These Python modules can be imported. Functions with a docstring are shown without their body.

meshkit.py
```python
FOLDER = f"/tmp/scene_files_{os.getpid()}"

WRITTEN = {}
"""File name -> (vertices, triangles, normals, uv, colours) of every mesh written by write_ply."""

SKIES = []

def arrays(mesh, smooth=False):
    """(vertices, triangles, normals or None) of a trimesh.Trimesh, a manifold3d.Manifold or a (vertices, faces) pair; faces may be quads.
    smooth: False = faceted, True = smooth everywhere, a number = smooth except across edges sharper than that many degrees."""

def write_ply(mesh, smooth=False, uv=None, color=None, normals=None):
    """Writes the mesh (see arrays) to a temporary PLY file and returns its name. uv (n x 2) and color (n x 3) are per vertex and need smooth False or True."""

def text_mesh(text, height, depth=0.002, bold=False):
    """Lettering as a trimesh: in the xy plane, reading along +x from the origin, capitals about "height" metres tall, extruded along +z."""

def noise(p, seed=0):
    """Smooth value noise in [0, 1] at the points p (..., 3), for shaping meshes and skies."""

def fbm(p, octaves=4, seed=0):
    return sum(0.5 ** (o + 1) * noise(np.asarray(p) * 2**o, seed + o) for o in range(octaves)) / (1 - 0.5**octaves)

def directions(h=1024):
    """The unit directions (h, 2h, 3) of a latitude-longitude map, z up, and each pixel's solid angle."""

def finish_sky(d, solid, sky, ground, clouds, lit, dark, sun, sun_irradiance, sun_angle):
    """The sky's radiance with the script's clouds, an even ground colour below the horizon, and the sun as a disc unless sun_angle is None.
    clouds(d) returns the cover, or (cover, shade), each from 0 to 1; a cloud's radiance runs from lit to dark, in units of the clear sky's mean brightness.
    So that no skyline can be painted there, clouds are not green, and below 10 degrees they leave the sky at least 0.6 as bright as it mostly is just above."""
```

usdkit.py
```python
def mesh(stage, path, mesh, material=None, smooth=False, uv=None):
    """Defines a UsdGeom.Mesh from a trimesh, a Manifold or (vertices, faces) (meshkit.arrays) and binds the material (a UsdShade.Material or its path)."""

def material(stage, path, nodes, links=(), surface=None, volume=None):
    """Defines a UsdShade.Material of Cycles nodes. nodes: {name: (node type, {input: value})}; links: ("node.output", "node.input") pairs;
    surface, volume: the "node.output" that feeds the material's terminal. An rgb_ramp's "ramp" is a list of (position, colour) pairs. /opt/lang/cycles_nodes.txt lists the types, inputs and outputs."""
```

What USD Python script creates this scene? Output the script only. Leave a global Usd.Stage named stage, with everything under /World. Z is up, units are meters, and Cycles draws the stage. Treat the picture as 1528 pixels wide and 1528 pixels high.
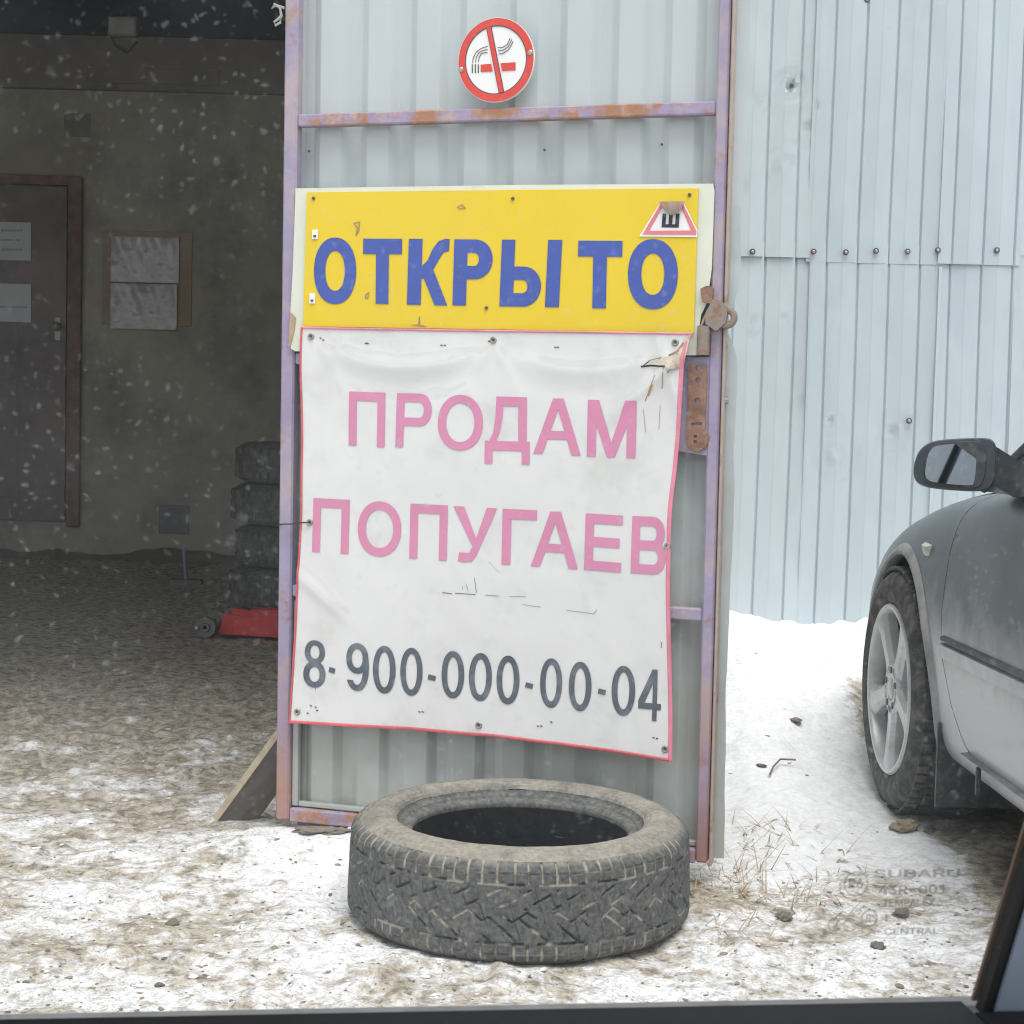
import math, random
import numpy as np
import trimesh
import manifold3d as m3
from scipy.interpolate import PchipInterpolator
from shapely.geometry import Polygon, Point, LineString, box as sbox
from shapely.ops import unary_union
from shapely import affinity
import usdkit, meshkit
from pxr import Usd, UsdGeom, UsdLux, UsdShade, Sdf, Gf, Vt

stage = Usd.Stage.CreateInMemory()
UsdGeom.SetStageUpAxis(stage, "Z"); UsdGeom.SetStageMetersPerUnit(stage, 1.0)
UsdGeom.Xform.Define(stage, "/World"); UsdGeom.Scope.Define(stage, "/World/Looks")
PI = math.pi

# ------------------------------------------------------------------ camera
FPX, IMG = 2400.0, 1528.0
TILT, ROLL, CAMZ = 0.060, 0.025, 1.0
EXPOSURE = 0.80
_F = np.array([0, math.cos(TILT), -math.sin(TILT)])
_R0 = np.array([1.0, 0, 0]); _U0 = np.array([0, math.sin(TILT), math.cos(TILT)])
RT = math.cos(ROLL) * _R0 + math.sin(ROLL) * _U0
UP = math.cos(ROLL) * _U0 - math.sin(ROLL) * _R0
CAM = np.array([0, 0, CAMZ])
cam = UsdGeom.Camera.Define(stage, "/World/camera")
mtx = Gf.Matrix4d(*RT, 0, *UP, 0, *(-_F), 0, *CAM, 1)
cam.AddTransformOp().Set(mtx)
cam.CreateHorizontalApertureAttr(36.0); cam.CreateVerticalApertureAttr(36.0)
cam.CreateFocalLengthAttr(36.0 * FPX / IMG)
cam.CreateClippingRangeAttr(Gf.Vec2f(0.02, 2000))
cam.CreateFStopAttr(68.0); cam.CreateFocusDistanceAttr(3.5)
cam.CreateExposureAttr(EXPOSURE)


def ray(px, py):
    d = _F + RT * ((px - 764.0) / FPX) + UP * ((764.0 - py) / FPX)
    return d


def on_plane(px, py, p0, n):
    d = ray(px, py)
    t = np.dot(np.asarray(p0) - CAM, n) / np.dot(d, n)
    return CAM + d * t


def on_ground(px, py, z=0.0): return on_plane(px, py, (0, 0, z), np.array([0, 0, 1.0]))
def at_y(px, py, y): return on_plane(px, py, (0, y, 0), np.array([0, 1.0, 0]))


# ------------------------------------------------------------------ sky and soft sun (overcast)
SUN = np.array([0.10, -0.33, 1.0]); SUN /= np.linalg.norm(SUN)
SKY_STRENGTH, SUN_INT = 0.13, 0.40
elev, rot = math.asin(SUN[2]), math.atan2(SUN[0], SUN[1])
sky = UsdLux.DomeLight.Define(stage, "/World/sky")
skymat = usdkit.material(stage, "/World/Looks/sky_look", {
    "sky": ("sky_texture", {"sky_type": "single_scattering", "sun_disc": False, "sun_elevation": elev, "sun_rotation": rot}),
    "sat": ("hsv", {"saturation": 0.22, "value": 1.0}),
    "tc": ("texture_coordinate", {}),
    "nz": ("noise_texture", {"scale": 2.5, "detail": 5.0}),
    "rp": ("rgb_ramp", {"ramp": [(0.3, (0.86, 0.88, 0.90)), (0.7, (1.12, 1.11, 1.09))]}),
    "mul": ("mix", {"mix_type": "multiply", "fac": 1.0}),
    "bg": ("background_shader", {"strength": SKY_STRENGTH})},
    [("sky.color", "sat.color"), ("tc.generated", "nz.vector"), ("nz.fac", "rp.fac"), ("sat.color", "mul.color1"), ("rp.color", "mul.color2"), ("mul.color", "bg.color")],
    surface="bg.background")
UsdShade.MaterialBindingAPI.Apply(sky.GetPrim()).Bind(skymat)
sky.GetPrim().SetCustomDataByKey("kind", "structure"); sky.GetPrim().SetCustomDataByKey("label", "even pale overcast winter sky over the yard"); sky.GetPrim().SetCustomDataByKey("category", "sky")
sun = UsdLux.DistantLight.Define(stage, "/World/sun")
sun.CreateIntensityAttr(SUN_INT); sun.CreateAngleAttr(40.0); sun.CreateNormalizeAttr(True); sun.CreateColorAttr(Gf.Vec3f(1.0, 0.965, 0.92))
zax = SUN; xax = np.cross([0, 0, 1.0], zax); xax /= np.linalg.norm(xax); yax = np.cross(zax, xax)
sun.AddTransformOp().Set(Gf.Matrix4d(*xax, 0, *yax, 0, *zax, 0, 0, 0, 20, 1))

# ------------------------------------------------------------------ materials
def mat(name, col, rough=0.6, metal=0.0, var=0.12, vscale=12.0, col2=None, bump=0.0, bscale=60.0, spec=0.5,
        dirt=None, dirt2=None, stretch=(1, 1, 1), coat=0.0, trans=None, lowdirt_sheen=None, updirt=None):
    """principled surface with a mottled base colour; dirt=(colour, scale, low, high, amount) is a patchy second colour;
    lowdirt=(colour, z0, z1, amount) is splash dirt near the ground, with painted snow reflection on the car; updirt=(colour, amount) is dust settled on upper faces."""
    c = np.array(col, float); k = np.clip(c * (1 - var), 0, 1); h = np.clip(c * (1 + var), 0, 1)
    if col2 is not None: k, h = c, np.array(col2, float)
    n = {"g": ("geometry", {}), "mp": ("mapping", {"scale": stretch}), "n1": ("noise_texture", {"scale": vscale, "detail": 6.0, "roughness": 0.6}),
         "r1": ("rgb_ramp", {"ramp": [(0.3, tuple(k)), (0.7, tuple(h))]}),
         "p": ("principled_bsdf", {"roughness": rough, "metallic": metal, "specular_ior_level": spec, "coat_weight": coat, "coat_roughness": 0.15})}
    L = [("g.position", "mp.vector"), ("mp.vector", "n1.vector"), ("n1.fac", "r1.fac")]
    out = "r1.color"
    for i, d in enumerate([dirt, dirt2]):
        if d is None: continue
        q = f"d{i}"
        n[q + "n"] = ("noise_texture", {"scale": d[1], "detail": 9.0, "roughness": 0.65})
        n[q + "m"] = ("map_range", {"from_min": d[2], "from_max": d[3], "to_min": 0.0, "to_max": d[4], "clamp": True})
        n[q + "x"] = ("mix", {"color2": d[0]})
        L += [("mp.vector", q + "n.vector"), (q + "n.fac", q + "m.value"), (q + "m.result", q + "x.fac"), (out, q + "x.color1")]
        out = q + "x.color"
    if lowdirt_sheen is not None:
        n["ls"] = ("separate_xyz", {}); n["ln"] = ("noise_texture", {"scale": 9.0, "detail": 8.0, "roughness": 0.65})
        n["la"] = ("math", {"math_type": "multiply_add", "value2": (lowdirt_sheen[1] - lowdirt_sheen[2]) * 1.6})
        n["lm"] = ("map_range", {"from_min": lowdirt_sheen[1] * 1.6 - 0.6 * lowdirt_sheen[2] if False else lowdirt_sheen[1] - 0.8 * (lowdirt_sheen[2] - lowdirt_sheen[1]), "from_max": lowdirt_sheen[2] - 0.8 * (lowdirt_sheen[2] - lowdirt_sheen[1]), "to_min": lowdirt_sheen[3], "to_max": 0.0, "clamp": True})
        n["lx"] = ("mix", {"color2": lowdirt_sheen[0]})
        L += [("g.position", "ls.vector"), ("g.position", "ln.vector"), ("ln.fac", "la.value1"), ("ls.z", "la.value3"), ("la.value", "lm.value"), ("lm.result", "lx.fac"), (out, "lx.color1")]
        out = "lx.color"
    if updirt is not None:
        n["us"] = ("separate_xyz", {}); n["un"] = ("noise_texture", {"scale": 30.0, "detail": 6.0})
        n["ua"] = ("math", {"math_type": "multiply_add", "value2": 0.7})
        n["um"] = ("map_range", {"from_min": 0.45, "from_max": 1.0, "to_min": 0.0, "to_max": updirt[1], "clamp": True})
        n["ux"] = ("mix", {"color2": updirt[0]})
        L += [("g.normal", "us.vector"), ("g.position", "un.vector"), ("un.fac", "ua.value1"), ("us.z", "ua.value3"), ("ua.value", "um.value"), ("um.result", "ux.fac"), (out, "ux.color1")]
        out = "ux.color"
    L.append((out, "p.base_color"))
    if bump:
        n["bn"] = ("noise_texture", {"scale": bscale, "detail": 5.0}); n["b"] = ("bump", {"strength": bump, "distance": 0.01})
        L += [("mp.vector", "bn.vector"), ("bn.fac", "b.height"), ("b.normal", "p.normal")]
    return usdkit.material(stage, "/World/Looks/" + name, n, L, surface="p.BSDF")


RUST = (0.23, 0.085, 0.035)
M = {}
M["zinc"] = mat("zinc_sheet", (0.47, 0.515, 0.52), rough=0.5, metal=0.0, var=0.05, vscale=5, bump=0.05, bscale=5, dirt=((0.30, 0.31, 0.29), 7, 0.60, 0.75, 0.5), dirt2=((0.2, 0.19, 0.17), 35, 0.72, 0.8, 0.5), stretch=(1, 1, 0.35), lowdirt_sheen=((0.36, 0.37, 0.33), 0.0, 1.5, 0.8))
M["fence"] = mat("galvanised_sheet", (0.50, 0.558, 0.582), rough=0.42, metal=0.0, var=0.05, vscale=3, bump=0.12, bscale=6, dirt=((0.40, 0.45, 0.48), 4, 0.5, 0.75, 0.6), dirt2=((0.30, 0.30, 0.29), 45, 0.72, 0.8, 0.5), stretch=(1, 1, 0.3))
M["fence2"] = mat("galvanised_sheet_bluish", (0.475, 0.54, 0.57), rough=0.42, var=0.05, vscale=3, bump=0.12, bscale=6, dirt=((0.40, 0.46, 0.50), 5, 0.5, 0.75, 0.6), dirt2=((0.30, 0.30, 0.29), 45, 0.72, 0.8, 0.5), stretch=(1, 1, 0.3))
M["purple"] = mat("lilac_paint", (0.31, 0.265, 0.385), rough=0.55, var=0.10, vscale=20, col2=None, bump=0.1, dirt=((0.30, 0.15, 0.09), 16, 0.57, 0.66, 0.9), dirt2=((0.46, 0.37, 0.34), 9, 0.45, 0.66, 0.7), lowdirt_sheen=((0.36, 0.17, 0.09), 0.05, 0.42, 0.75))
M["purple_rusty"] = mat("lilac_paint_rusted", (0.32, 0.27, 0.39), rough=0.65, var=0.10, vscale=20, bump=0.25, dirt=((0.36, 0.17, 0.08), 12, 0.47, 0.58, 0.95), dirt2=((0.50, 0.36, 0.28), 25, 0.5, 0.62, 0.6))
M["rust"] = mat("rusted_steel", (0.24, 0.13, 0.085), rough=0.85, var=0.3, vscale=30, bump=0.4, dirt=((0.33, 0.19, 0.13), 40, 0.45, 0.6, 0.6))
M["rustpipe"] = mat("brown_steel", (0.25, 0.20, 0.165), rough=0.7, var=0.2, vscale=25, bump=0.2, dirt=(RUST, 25, 0.55, 0.65, 0.7))
M["primer"] = mat("primer_edge", (0.40, 0.32, 0.27), rough=0.7, var=0.12, vscale=25, dirt=(RUST, 18, 0.58, 0.66, 0.8))
M["cream"] = mat("cream_board", (0.66, 0.68, 0.57), rough=0.5, var=0.05, vscale=8, dirt=((0.42, 0.38, 0.28), 14, 0.62, 0.75, 0.6))
M["brownedge"] = mat("bare_fibre_edge", (0.42, 0.29, 0.2), rough=0.9, var=0.2, vscale=40)
M["yellow"] = mat("yellow_sign", (0.74, 0.535, 0.02), rough=0.38, var=0.03, vscale=4, dirt=((0.36, 0.24, 0.03), 17, 0.735, 0.78, 0.75))
M["blue"] = mat("blue_film", (0.05, 0.09, 0.35), rough=0.4, var=0.07, vscale=12, dirt=((0.2, 0.25, 0.5), 14, 0.6, 0.72, 0.5))
M["white"] = mat("white_film", (0.80, 0.80, 0.78), rough=0.4, var=0.03)
M["red"] = mat("red_film", (0.63, 0.055, 0.04), rough=0.35, var=0.06)
M["pinkred"] = mat("faded_red_film", (0.70, 0.20, 0.22), rough=0.45, var=0.12)
M["black"] = mat("black_film", (0.02, 0.02, 0.022), rough=0.5, var=0.2)
M["darkline"] = mat("dark_print", (0.10, 0.07, 0.075), rough=0.5, var=0.2)
M["banner"] = mat("banner_vinyl", (0.68, 0.68, 0.665), rough=0.45, var=0.025, vscale=6, bump=0.04, bscale=25, dirt=((0.45, 0.45, 0.42), 8, 0.52, 0.80, 0.6), dirt2=((0.25, 0.24, 0.22), 42, 0.735, 0.79, 0.6))
M["pink"] = mat("pink_print", (0.61, 0.23, 0.37), rough=0.45, var=0.06, vscale=5, dirt=((0.78, 0.6, 0.66), 30, 0.72, 0.78, 0.7))
M["digit"] = mat("grey_print", (0.09, 0.105, 0.125), rough=0.45, var=0.25, vscale=10, dirt=((0.24, 0.26, 0.29), 20, 0.5, 0.7, 0.6))
M["hem"] = mat("red_hem", (0.63, 0.11, 0.13), rough=0.5, var=0.2, vscale=15)
M["hempink"] = mat("pink_hem", (0.72, 0.22, 0.31), rough=0.5, var=0.2, vscale=10)
M["stain"] = mat("rust_stain", (0.40, 0.24, 0.10), rough=0.7, var=0.3, vscale=40)
M["steel"] = mat("dull_steel", (0.42, 0.42, 0.40), rough=0.4, metal=0.7, var=0.12, vscale=40)
M["brass"] = mat("eyelet_metal", (0.34, 0.33, 0.27), rough=0.45, metal=0.6, var=0.15, vscale=50)
M["wire"] = mat("black_wire", (0.03, 0.03, 0.032), rough=0.5)
M["cord"] = mat("pale_cord", (0.36, 0.35, 0.32), rough=0.9, var=0.2, vscale=80)
M["rubber_dark"] = mat("rubber_inside", (0.035, 0.038, 0.046), rough=0.75, var=0.3, vscale=60, dirt=((0.17, 0.18, 0.2), 55, 0.62, 0.72, 0.6))
M["rubber"] = mat("dusty_rubber", (0.075, 0.072, 0.066), rough=0.85, var=0.2, vscale=30, dirt=((0.17, 0.16, 0.14), 14, 0.45, 0.65, 0.7))
M["wheel_rubber"] = mat("car_tyre_rubber", (0.035, 0.036, 0.038), rough=0.8, var=0.2, vscale=30, dirt=((0.16, 0.15, 0.135), 22, 0.45, 0.65, 0.8))
M["wood"] = mat("grey_plank", (0.16, 0.145, 0.13), rough=0.85, var=0.25, vscale=10, stretch=(1, 8, 1), bump=0.3)
M["woodedge"] = mat("pale_plank_edge", (0.42, 0.36, 0.26), rough=0.8, var=0.2, vscale=30)
M["plaster"] = mat("garage_plaster", (0.37, 0.35, 0.285), rough=0.9, var=0.16, vscale=1.3, bump=0.2, bscale=12, dirt=((0.17, 0.16, 0.14), 2.2, 0.45, 0.7, 0.8))
M["block"] = mat("dark_wall_band", (0.21, 0.18, 0.15), rough=0.9, var=0.25, vscale=2, dirt=((0.25, 0.22, 0.20), 5, 0.55, 0.7, 0.6))
M["ceiling"] = mat("dark_ceiling", (0.02, 0.023, 0.032), rough=0.9, var=0.3, vscale=2)
M["door"] = mat("brown_steel_door", (0.22, 0.175, 0.16), rough=0.6, var=0.2, vscale=2.5, dirt=((0.12, 0.11, 0.115), 3, 0.45, 0.65, 0.7))
M["doorframe"] = mat("rusty_door_frame", (0.2, 0.12, 0.10), rough=0.7, var=0.3, vscale=9)
M["paper"] = mat("paper", (0.62, 0.64, 0.66), rough=0.8, var=0.04)
M["ink"] = mat("paper_print", (0.18, 0.18, 0.19), rough=0.8)
M["cardboard"] = mat("cardboard", (0.36, 0.27, 0.19), rough=0.9, var=0.12, vscale=6)
M["sleeve"] = mat("plastic_sleeve", (0.47, 0.47, 0.46), rough=0.22, var=0.16, vscale=14, bump=0.6, bscale=14, spec=0.8)
M["brick"] = mat("grey_building_block", (0.2, 0.2, 0.2), rough=0.9, var=0.2, vscale=3)
M["jackred"] = mat("red_jack_paint", (0.55, 0.035, 0.04), rough=0.45, var=0.12, vscale=8, dirt=((0.3, 0.14, 0.12), 14, 0.6, 0.7, 0.6))
M["castiron"] = mat("grey_wheel", (0.16, 0.155, 0.145), rough=0.6, var=0.2, vscale=30)
M["violet"] = mat("violet_handle", (0.25, 0.22, 0.34), rough=0.6)
M["paint"] = mat("dark_grey_car_paint", (0.026, 0.037, 0.046), rough=0.35, metal=0.0, var=0.10, vscale=3, spec=0.6, coat=0.3, dirt=((0.16, 0.17, 0.175), 6, 0.45, 0.75, 0.3), dirt2=((0.28, 0.28, 0.28), 60, 0.66, 0.74, 0.35), lowdirt_sheen=((0.42, 0.42, 0.435), 0.44, 0.62, 0.75))  # pale lower band is salt dust plus snow reflection painted into the colour
M["trim"] = mat("black_trim", (0.035, 0.038, 0.042), rough=0.55, var=0.2, vscale=20, dirt=((0.16, 0.16, 0.16), 25, 0.5, 0.7, 0.6))
M["cladding"] = mat("grey_sill_trim", (0.20, 0.21, 0.22), rough=0.6, var=0.2, vscale=12, dirt=((0.40, 0.40, 0.40), 9, 0.4, 0.6, 0.7))
M["alloy"] = mat("dirty_alloy", (0.56, 0.58, 0.59), rough=0.42, metal=0.3, var=0.10, vscale=12, dirt=((0.30, 0.28, 0.26), 14, 0.5, 0.7, 0.5))
M["alloyback"] = mat("wheel_back", (0.20, 0.205, 0.21), rough=0.6, var=0.15, vscale=15)
M["cavity"] = mat("wheel_well_liner", (0.02, 0.021, 0.023), rough=0.9)
M["lamp"] = mat("clear_lamp_lens", (0.46, 0.45, 0.40), rough=0.25, var=0.1)
M["seat"] = mat("dark_cabin", (0.02, 0.02, 0.022), rough=0.8)
M["interior_black"] = mat("black_rubber_seal", (0.012, 0.012, 0.013), rough=0.6)
M["interior_grey"] = mat("grey_pillar_trim", (0.30, 0.36, 0.45), rough=0.5, var=0.06, vscale=50)
M["seal_edge"] = mat("brown_seal_edge", (0.20, 0.13, 0.09), rough=0.6)
M["door_lip"] = mat("dusty_door_lip", (0.62, 0.60, 0.55), rough=0.8, var=0.2, vscale=60, dirt=((0.74, 0.72, 0.68), 90, 0.5, 0.65, 0.8))
M["straw"] = mat("dry_grass", (0.40, 0.30, 0.18), rough=0.85, var=0.3, vscale=15)
M["leaf"] = mat("dry_leaf", (0.20, 0.17, 0.14), rough=0.8, var=0.3, vscale=50)
M["stone"] = mat("pebble", (0.17, 0.155, 0.135), rough=0.85, var=0.35, vscale=20)
M["clod"] = mat("mud_clod", (0.29, 0.235, 0.17), rough=0.9, var=0.3, vscale=30, bump=0.4)
M["slush"] = mat("dark_slush", (0.085, 0.085, 0.085), rough=0.7, var=0.5, vscale=30, dirt=((0.3, 0.3, 0.3), 40, 0.55, 0.65, 0.6))
M["mirrorglass"] = usdkit.material(stage, "/World/Looks/mirror_glass", {"g": ("glossy_bsdf", {"color": (0.62, 0.68, 0.72), "roughness": 0.03})}, [], surface="g.BSDF")
M["carglass"] = mat("dark_car_glass", (0.02, 0.024, 0.028), rough=0.12, spec=0.7, var=0.1, dirt=((0.16, 0.17, 0.175), 16, 0.5, 0.75, 0.5))
# window pane of the car one looks out of: clear glass carrying dried splashes and a thin film of road dust
M["pane"] = usdkit.material(stage, "/World/Looks/dirty_window_glass", {
    "g": ("geometry", {}), "v": ("voronoi_texture", {"feature": "f1", "scale": 350.0, "randomness": 1.0}),
    "wn": ("noise_texture", {"scale": 300.0, "detail": 2.0}), "wm": ("mix_vector", {"fac": 0.004}),
    "sz": ("separate_color", {}), "thr": ("map_range", {"from_min": 0.30, "from_max": 1.0, "to_min": 0.0, "to_max": 0.40, "clamp": True}),
    "sub": ("math", {"math_type": "subtract"}), "spot": ("map_range", {"from_min": 0.0, "from_max": 0.26, "to_min": 0.0, "to_max": 0.22, "clamp": True}),
    "v2": ("voronoi_texture", {"feature": "f1", "scale": 100.0}), "sz2": ("separate_color", {}),
    "thr2": ("map_range", {"from_min": 0.72, "from_max": 1.0, "to_min": 0.0, "to_max": 0.22, "clamp": True}),
    "sub2": ("math", {"math_type": "subtract"}), "spot2": ("map_range", {"from_min": 0.0, "from_max": 0.22, "to_min": 0.0, "to_max": 0.24, "clamp": True}),
    "mod": ("noise_texture", {"scale": 17.0, "detail": 4.0}), "modr": ("map_range", {"from_min": 0.35, "from_max": 0.65, "to_min": 0.12, "to_max": 1.0, "clamp": True}),
    "film": ("map_range", {"from_min": 0.3, "from_max": 0.7, "to_min": 0.006, "to_max": 0.026, "clamp": True}),
    "mx": ("math", {"math_type": "maximum"}), "mm": ("math", {"math_type": "multiply"}), "ad": ("math", {"math_type": "add", "use_clamp": True}),
    "t": ("transparent_bsdf", {"color": (0.985, 0.99, 0.99)}), "d": ("diffuse_bsdf", {"color": (0.66, 0.71, 0.70)}), "tl": ("translucent_bsdf", {"color": (0.74, 0.80, 0.79)}),
    "dd": ("mix_closure", {"fac": 0.85}), "mix": ("mix_closure", {})},
    [("g.position", "wm.a"), ("g.position", "wn.vector"), ("wn.color", "wm.b"), ("wm.result", "v.vector"), ("v.color", "sz.color"), ("sz.r", "thr.value"), ("thr.result", "sub.value1"), ("v.distance", "sub.value2"), ("sub.value", "spot.value"),
     ("wm.result", "v2.vector"), ("v2.color", "sz2.color"), ("sz2.g", "thr2.value"), ("thr2.result", "sub2.value1"), ("v2.distance", "sub2.value2"), ("sub2.value", "spot2.value"),
     ("g.position", "mod.vector"), ("mod.fac", "modr.value"), ("mod.fac", "film.value"),
     ("spot.result", "mx.value1"), ("spot2.result", "mx.value2"), ("mx.value", "mm.value1"), ("modr.result", "mm.value2"), ("mm.value", "ad.value1"), ("film.result", "ad.value2"),
     ("d.BSDF", "dd.closure1"), ("tl.BSDF", "dd.closure2"), ("ad.value", "mix.fac"), ("t.BSDF", "mix.closure1"), ("dd.closure", "mix.closure2")], surface="mix.closure")
M["etch"] = usdkit.material(stage, "/World/Looks/etched_glass", {
    "t": ("transparent_bsdf", {}), "d": ("diffuse_bsdf", {"color": (0.16, 0.15, 0.14)}), "m": ("mix_closure", {"fac": 0.34})},
    [("t.BSDF", "m.closure1"), ("d.BSDF", "m.closure2")], surface="m.closure")
# trodden snow and sand: the "snow" primvar says how much snow lies, fine noise breaks it up
M["ground"] = usdkit.material(stage, "/World/Looks/trodden_snow_and_sand", {
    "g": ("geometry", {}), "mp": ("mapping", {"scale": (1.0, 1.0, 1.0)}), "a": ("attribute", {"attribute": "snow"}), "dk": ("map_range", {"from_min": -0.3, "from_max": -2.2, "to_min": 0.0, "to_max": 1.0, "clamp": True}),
    "n1": ("noise_texture", {"scale": 24.0, "detail": 10.0, "roughness": 0.70, "distortion": 0.15}), "n2": ("noise_texture", {"scale": 4.2, "detail": 8.0, "roughness": 0.6}),
    "n3": ("noise_texture", {"scale": 60.0, "detail": 6.0, "roughness": 0.7}), "n4": ("noise_texture", {"scale": 26.0, "detail": 8.0, "roughness": 0.72, "distortion": 0.4}),
    "s1": ("math", {"math_type": "multiply_add", "value2": 1.5}), "s2": ("math", {"math_type": "multiply_add", "value2": 1.35}),
    "m1": ("map_range", {"from_min": 1.80, "from_max": 2.10, "to_min": 0.0, "to_max": 1.0, "clamp": True}),
    "sand": ("rgb_ramp", {"ramp": [(0.38, (0.20, 0.175, 0.142)), (0.46, (0.33, 0.288, 0.228)), (0.52, (0.46, 0.41, 0.33)), (0.64, (0.585, 0.545, 0.475))]}),
    "snow": ("rgb_ramp", {"ramp": [(0.3, (0.70, 0.71, 0.72)), (0.6, (0.86, 0.87, 0.88))]}),
    "x1": ("mix", {}), "grit": ("map_range", {"from_min": 0.66, "from_max": 0.71, "to_min": 0.0, "to_max": 0.7, "clamp": True}), "x2": ("mix", {"color2": (0.085, 0.075, 0.065)}),
    "n5": ("noise_texture", {"scale": 34.0, "detail": 6.0, "roughness": 0.62, "distortion": 0.5}), "f1": ("math", {"math_type": "subtract", "value2": 0.5}), "f2": ("math", {"math_type": "absolute"}), "f3": ("map_range", {"from_min": 0.004, "from_max": 0.030, "to_min": 0.5, "to_max": 0.0, "clamp": True}),  # thin dark lines: tiny shadows at flake edges painted into the colour
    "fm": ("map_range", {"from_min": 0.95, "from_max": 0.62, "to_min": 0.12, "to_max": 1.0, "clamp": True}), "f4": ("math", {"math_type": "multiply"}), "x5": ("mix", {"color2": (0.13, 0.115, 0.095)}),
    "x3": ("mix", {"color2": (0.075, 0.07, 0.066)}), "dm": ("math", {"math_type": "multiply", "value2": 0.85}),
    "bh": ("math", {"math_type": "multiply_add", "value2": 0.5}), "b": ("bump", {"strength": 0.55, "distance": 0.012}),
    "p": ("principled_bsdf", {"roughness": 0.8, "specular_ior_level": 0.3})},
    [("g.position", "mp.vector"), ("mp.vector", "n1.vector"), ("mp.vector", "n2.vector"), ("mp.vector", "n3.vector"), ("mp.vector", "n4.vector"),
     ("n2.fac", "s2.value1"), ("a.fac", "s2.value3"), ("n1.fac", "s1.value1"), ("s2.value", "s1.value3"), ("s1.value", "m1.value"),
     ("n4.fac", "sand.fac"), ("n3.fac", "snow.fac"), ("m1.result", "x1.fac"), ("sand.color", "x1.color1"), ("snow.color", "x1.color2"),
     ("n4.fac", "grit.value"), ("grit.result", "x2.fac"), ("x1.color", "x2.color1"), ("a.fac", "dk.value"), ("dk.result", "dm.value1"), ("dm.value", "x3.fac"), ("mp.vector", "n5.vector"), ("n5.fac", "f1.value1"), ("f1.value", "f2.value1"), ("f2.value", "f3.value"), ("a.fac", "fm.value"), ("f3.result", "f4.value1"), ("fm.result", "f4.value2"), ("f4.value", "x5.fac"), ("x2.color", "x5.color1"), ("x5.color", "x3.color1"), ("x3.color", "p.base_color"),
     ("n3.fac", "bh.value1"), ("n1.fac", "bh.value3"), ("bh.value", "b.height"), ("b.normal", "p.normal")], surface="p.BSDF")
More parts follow.
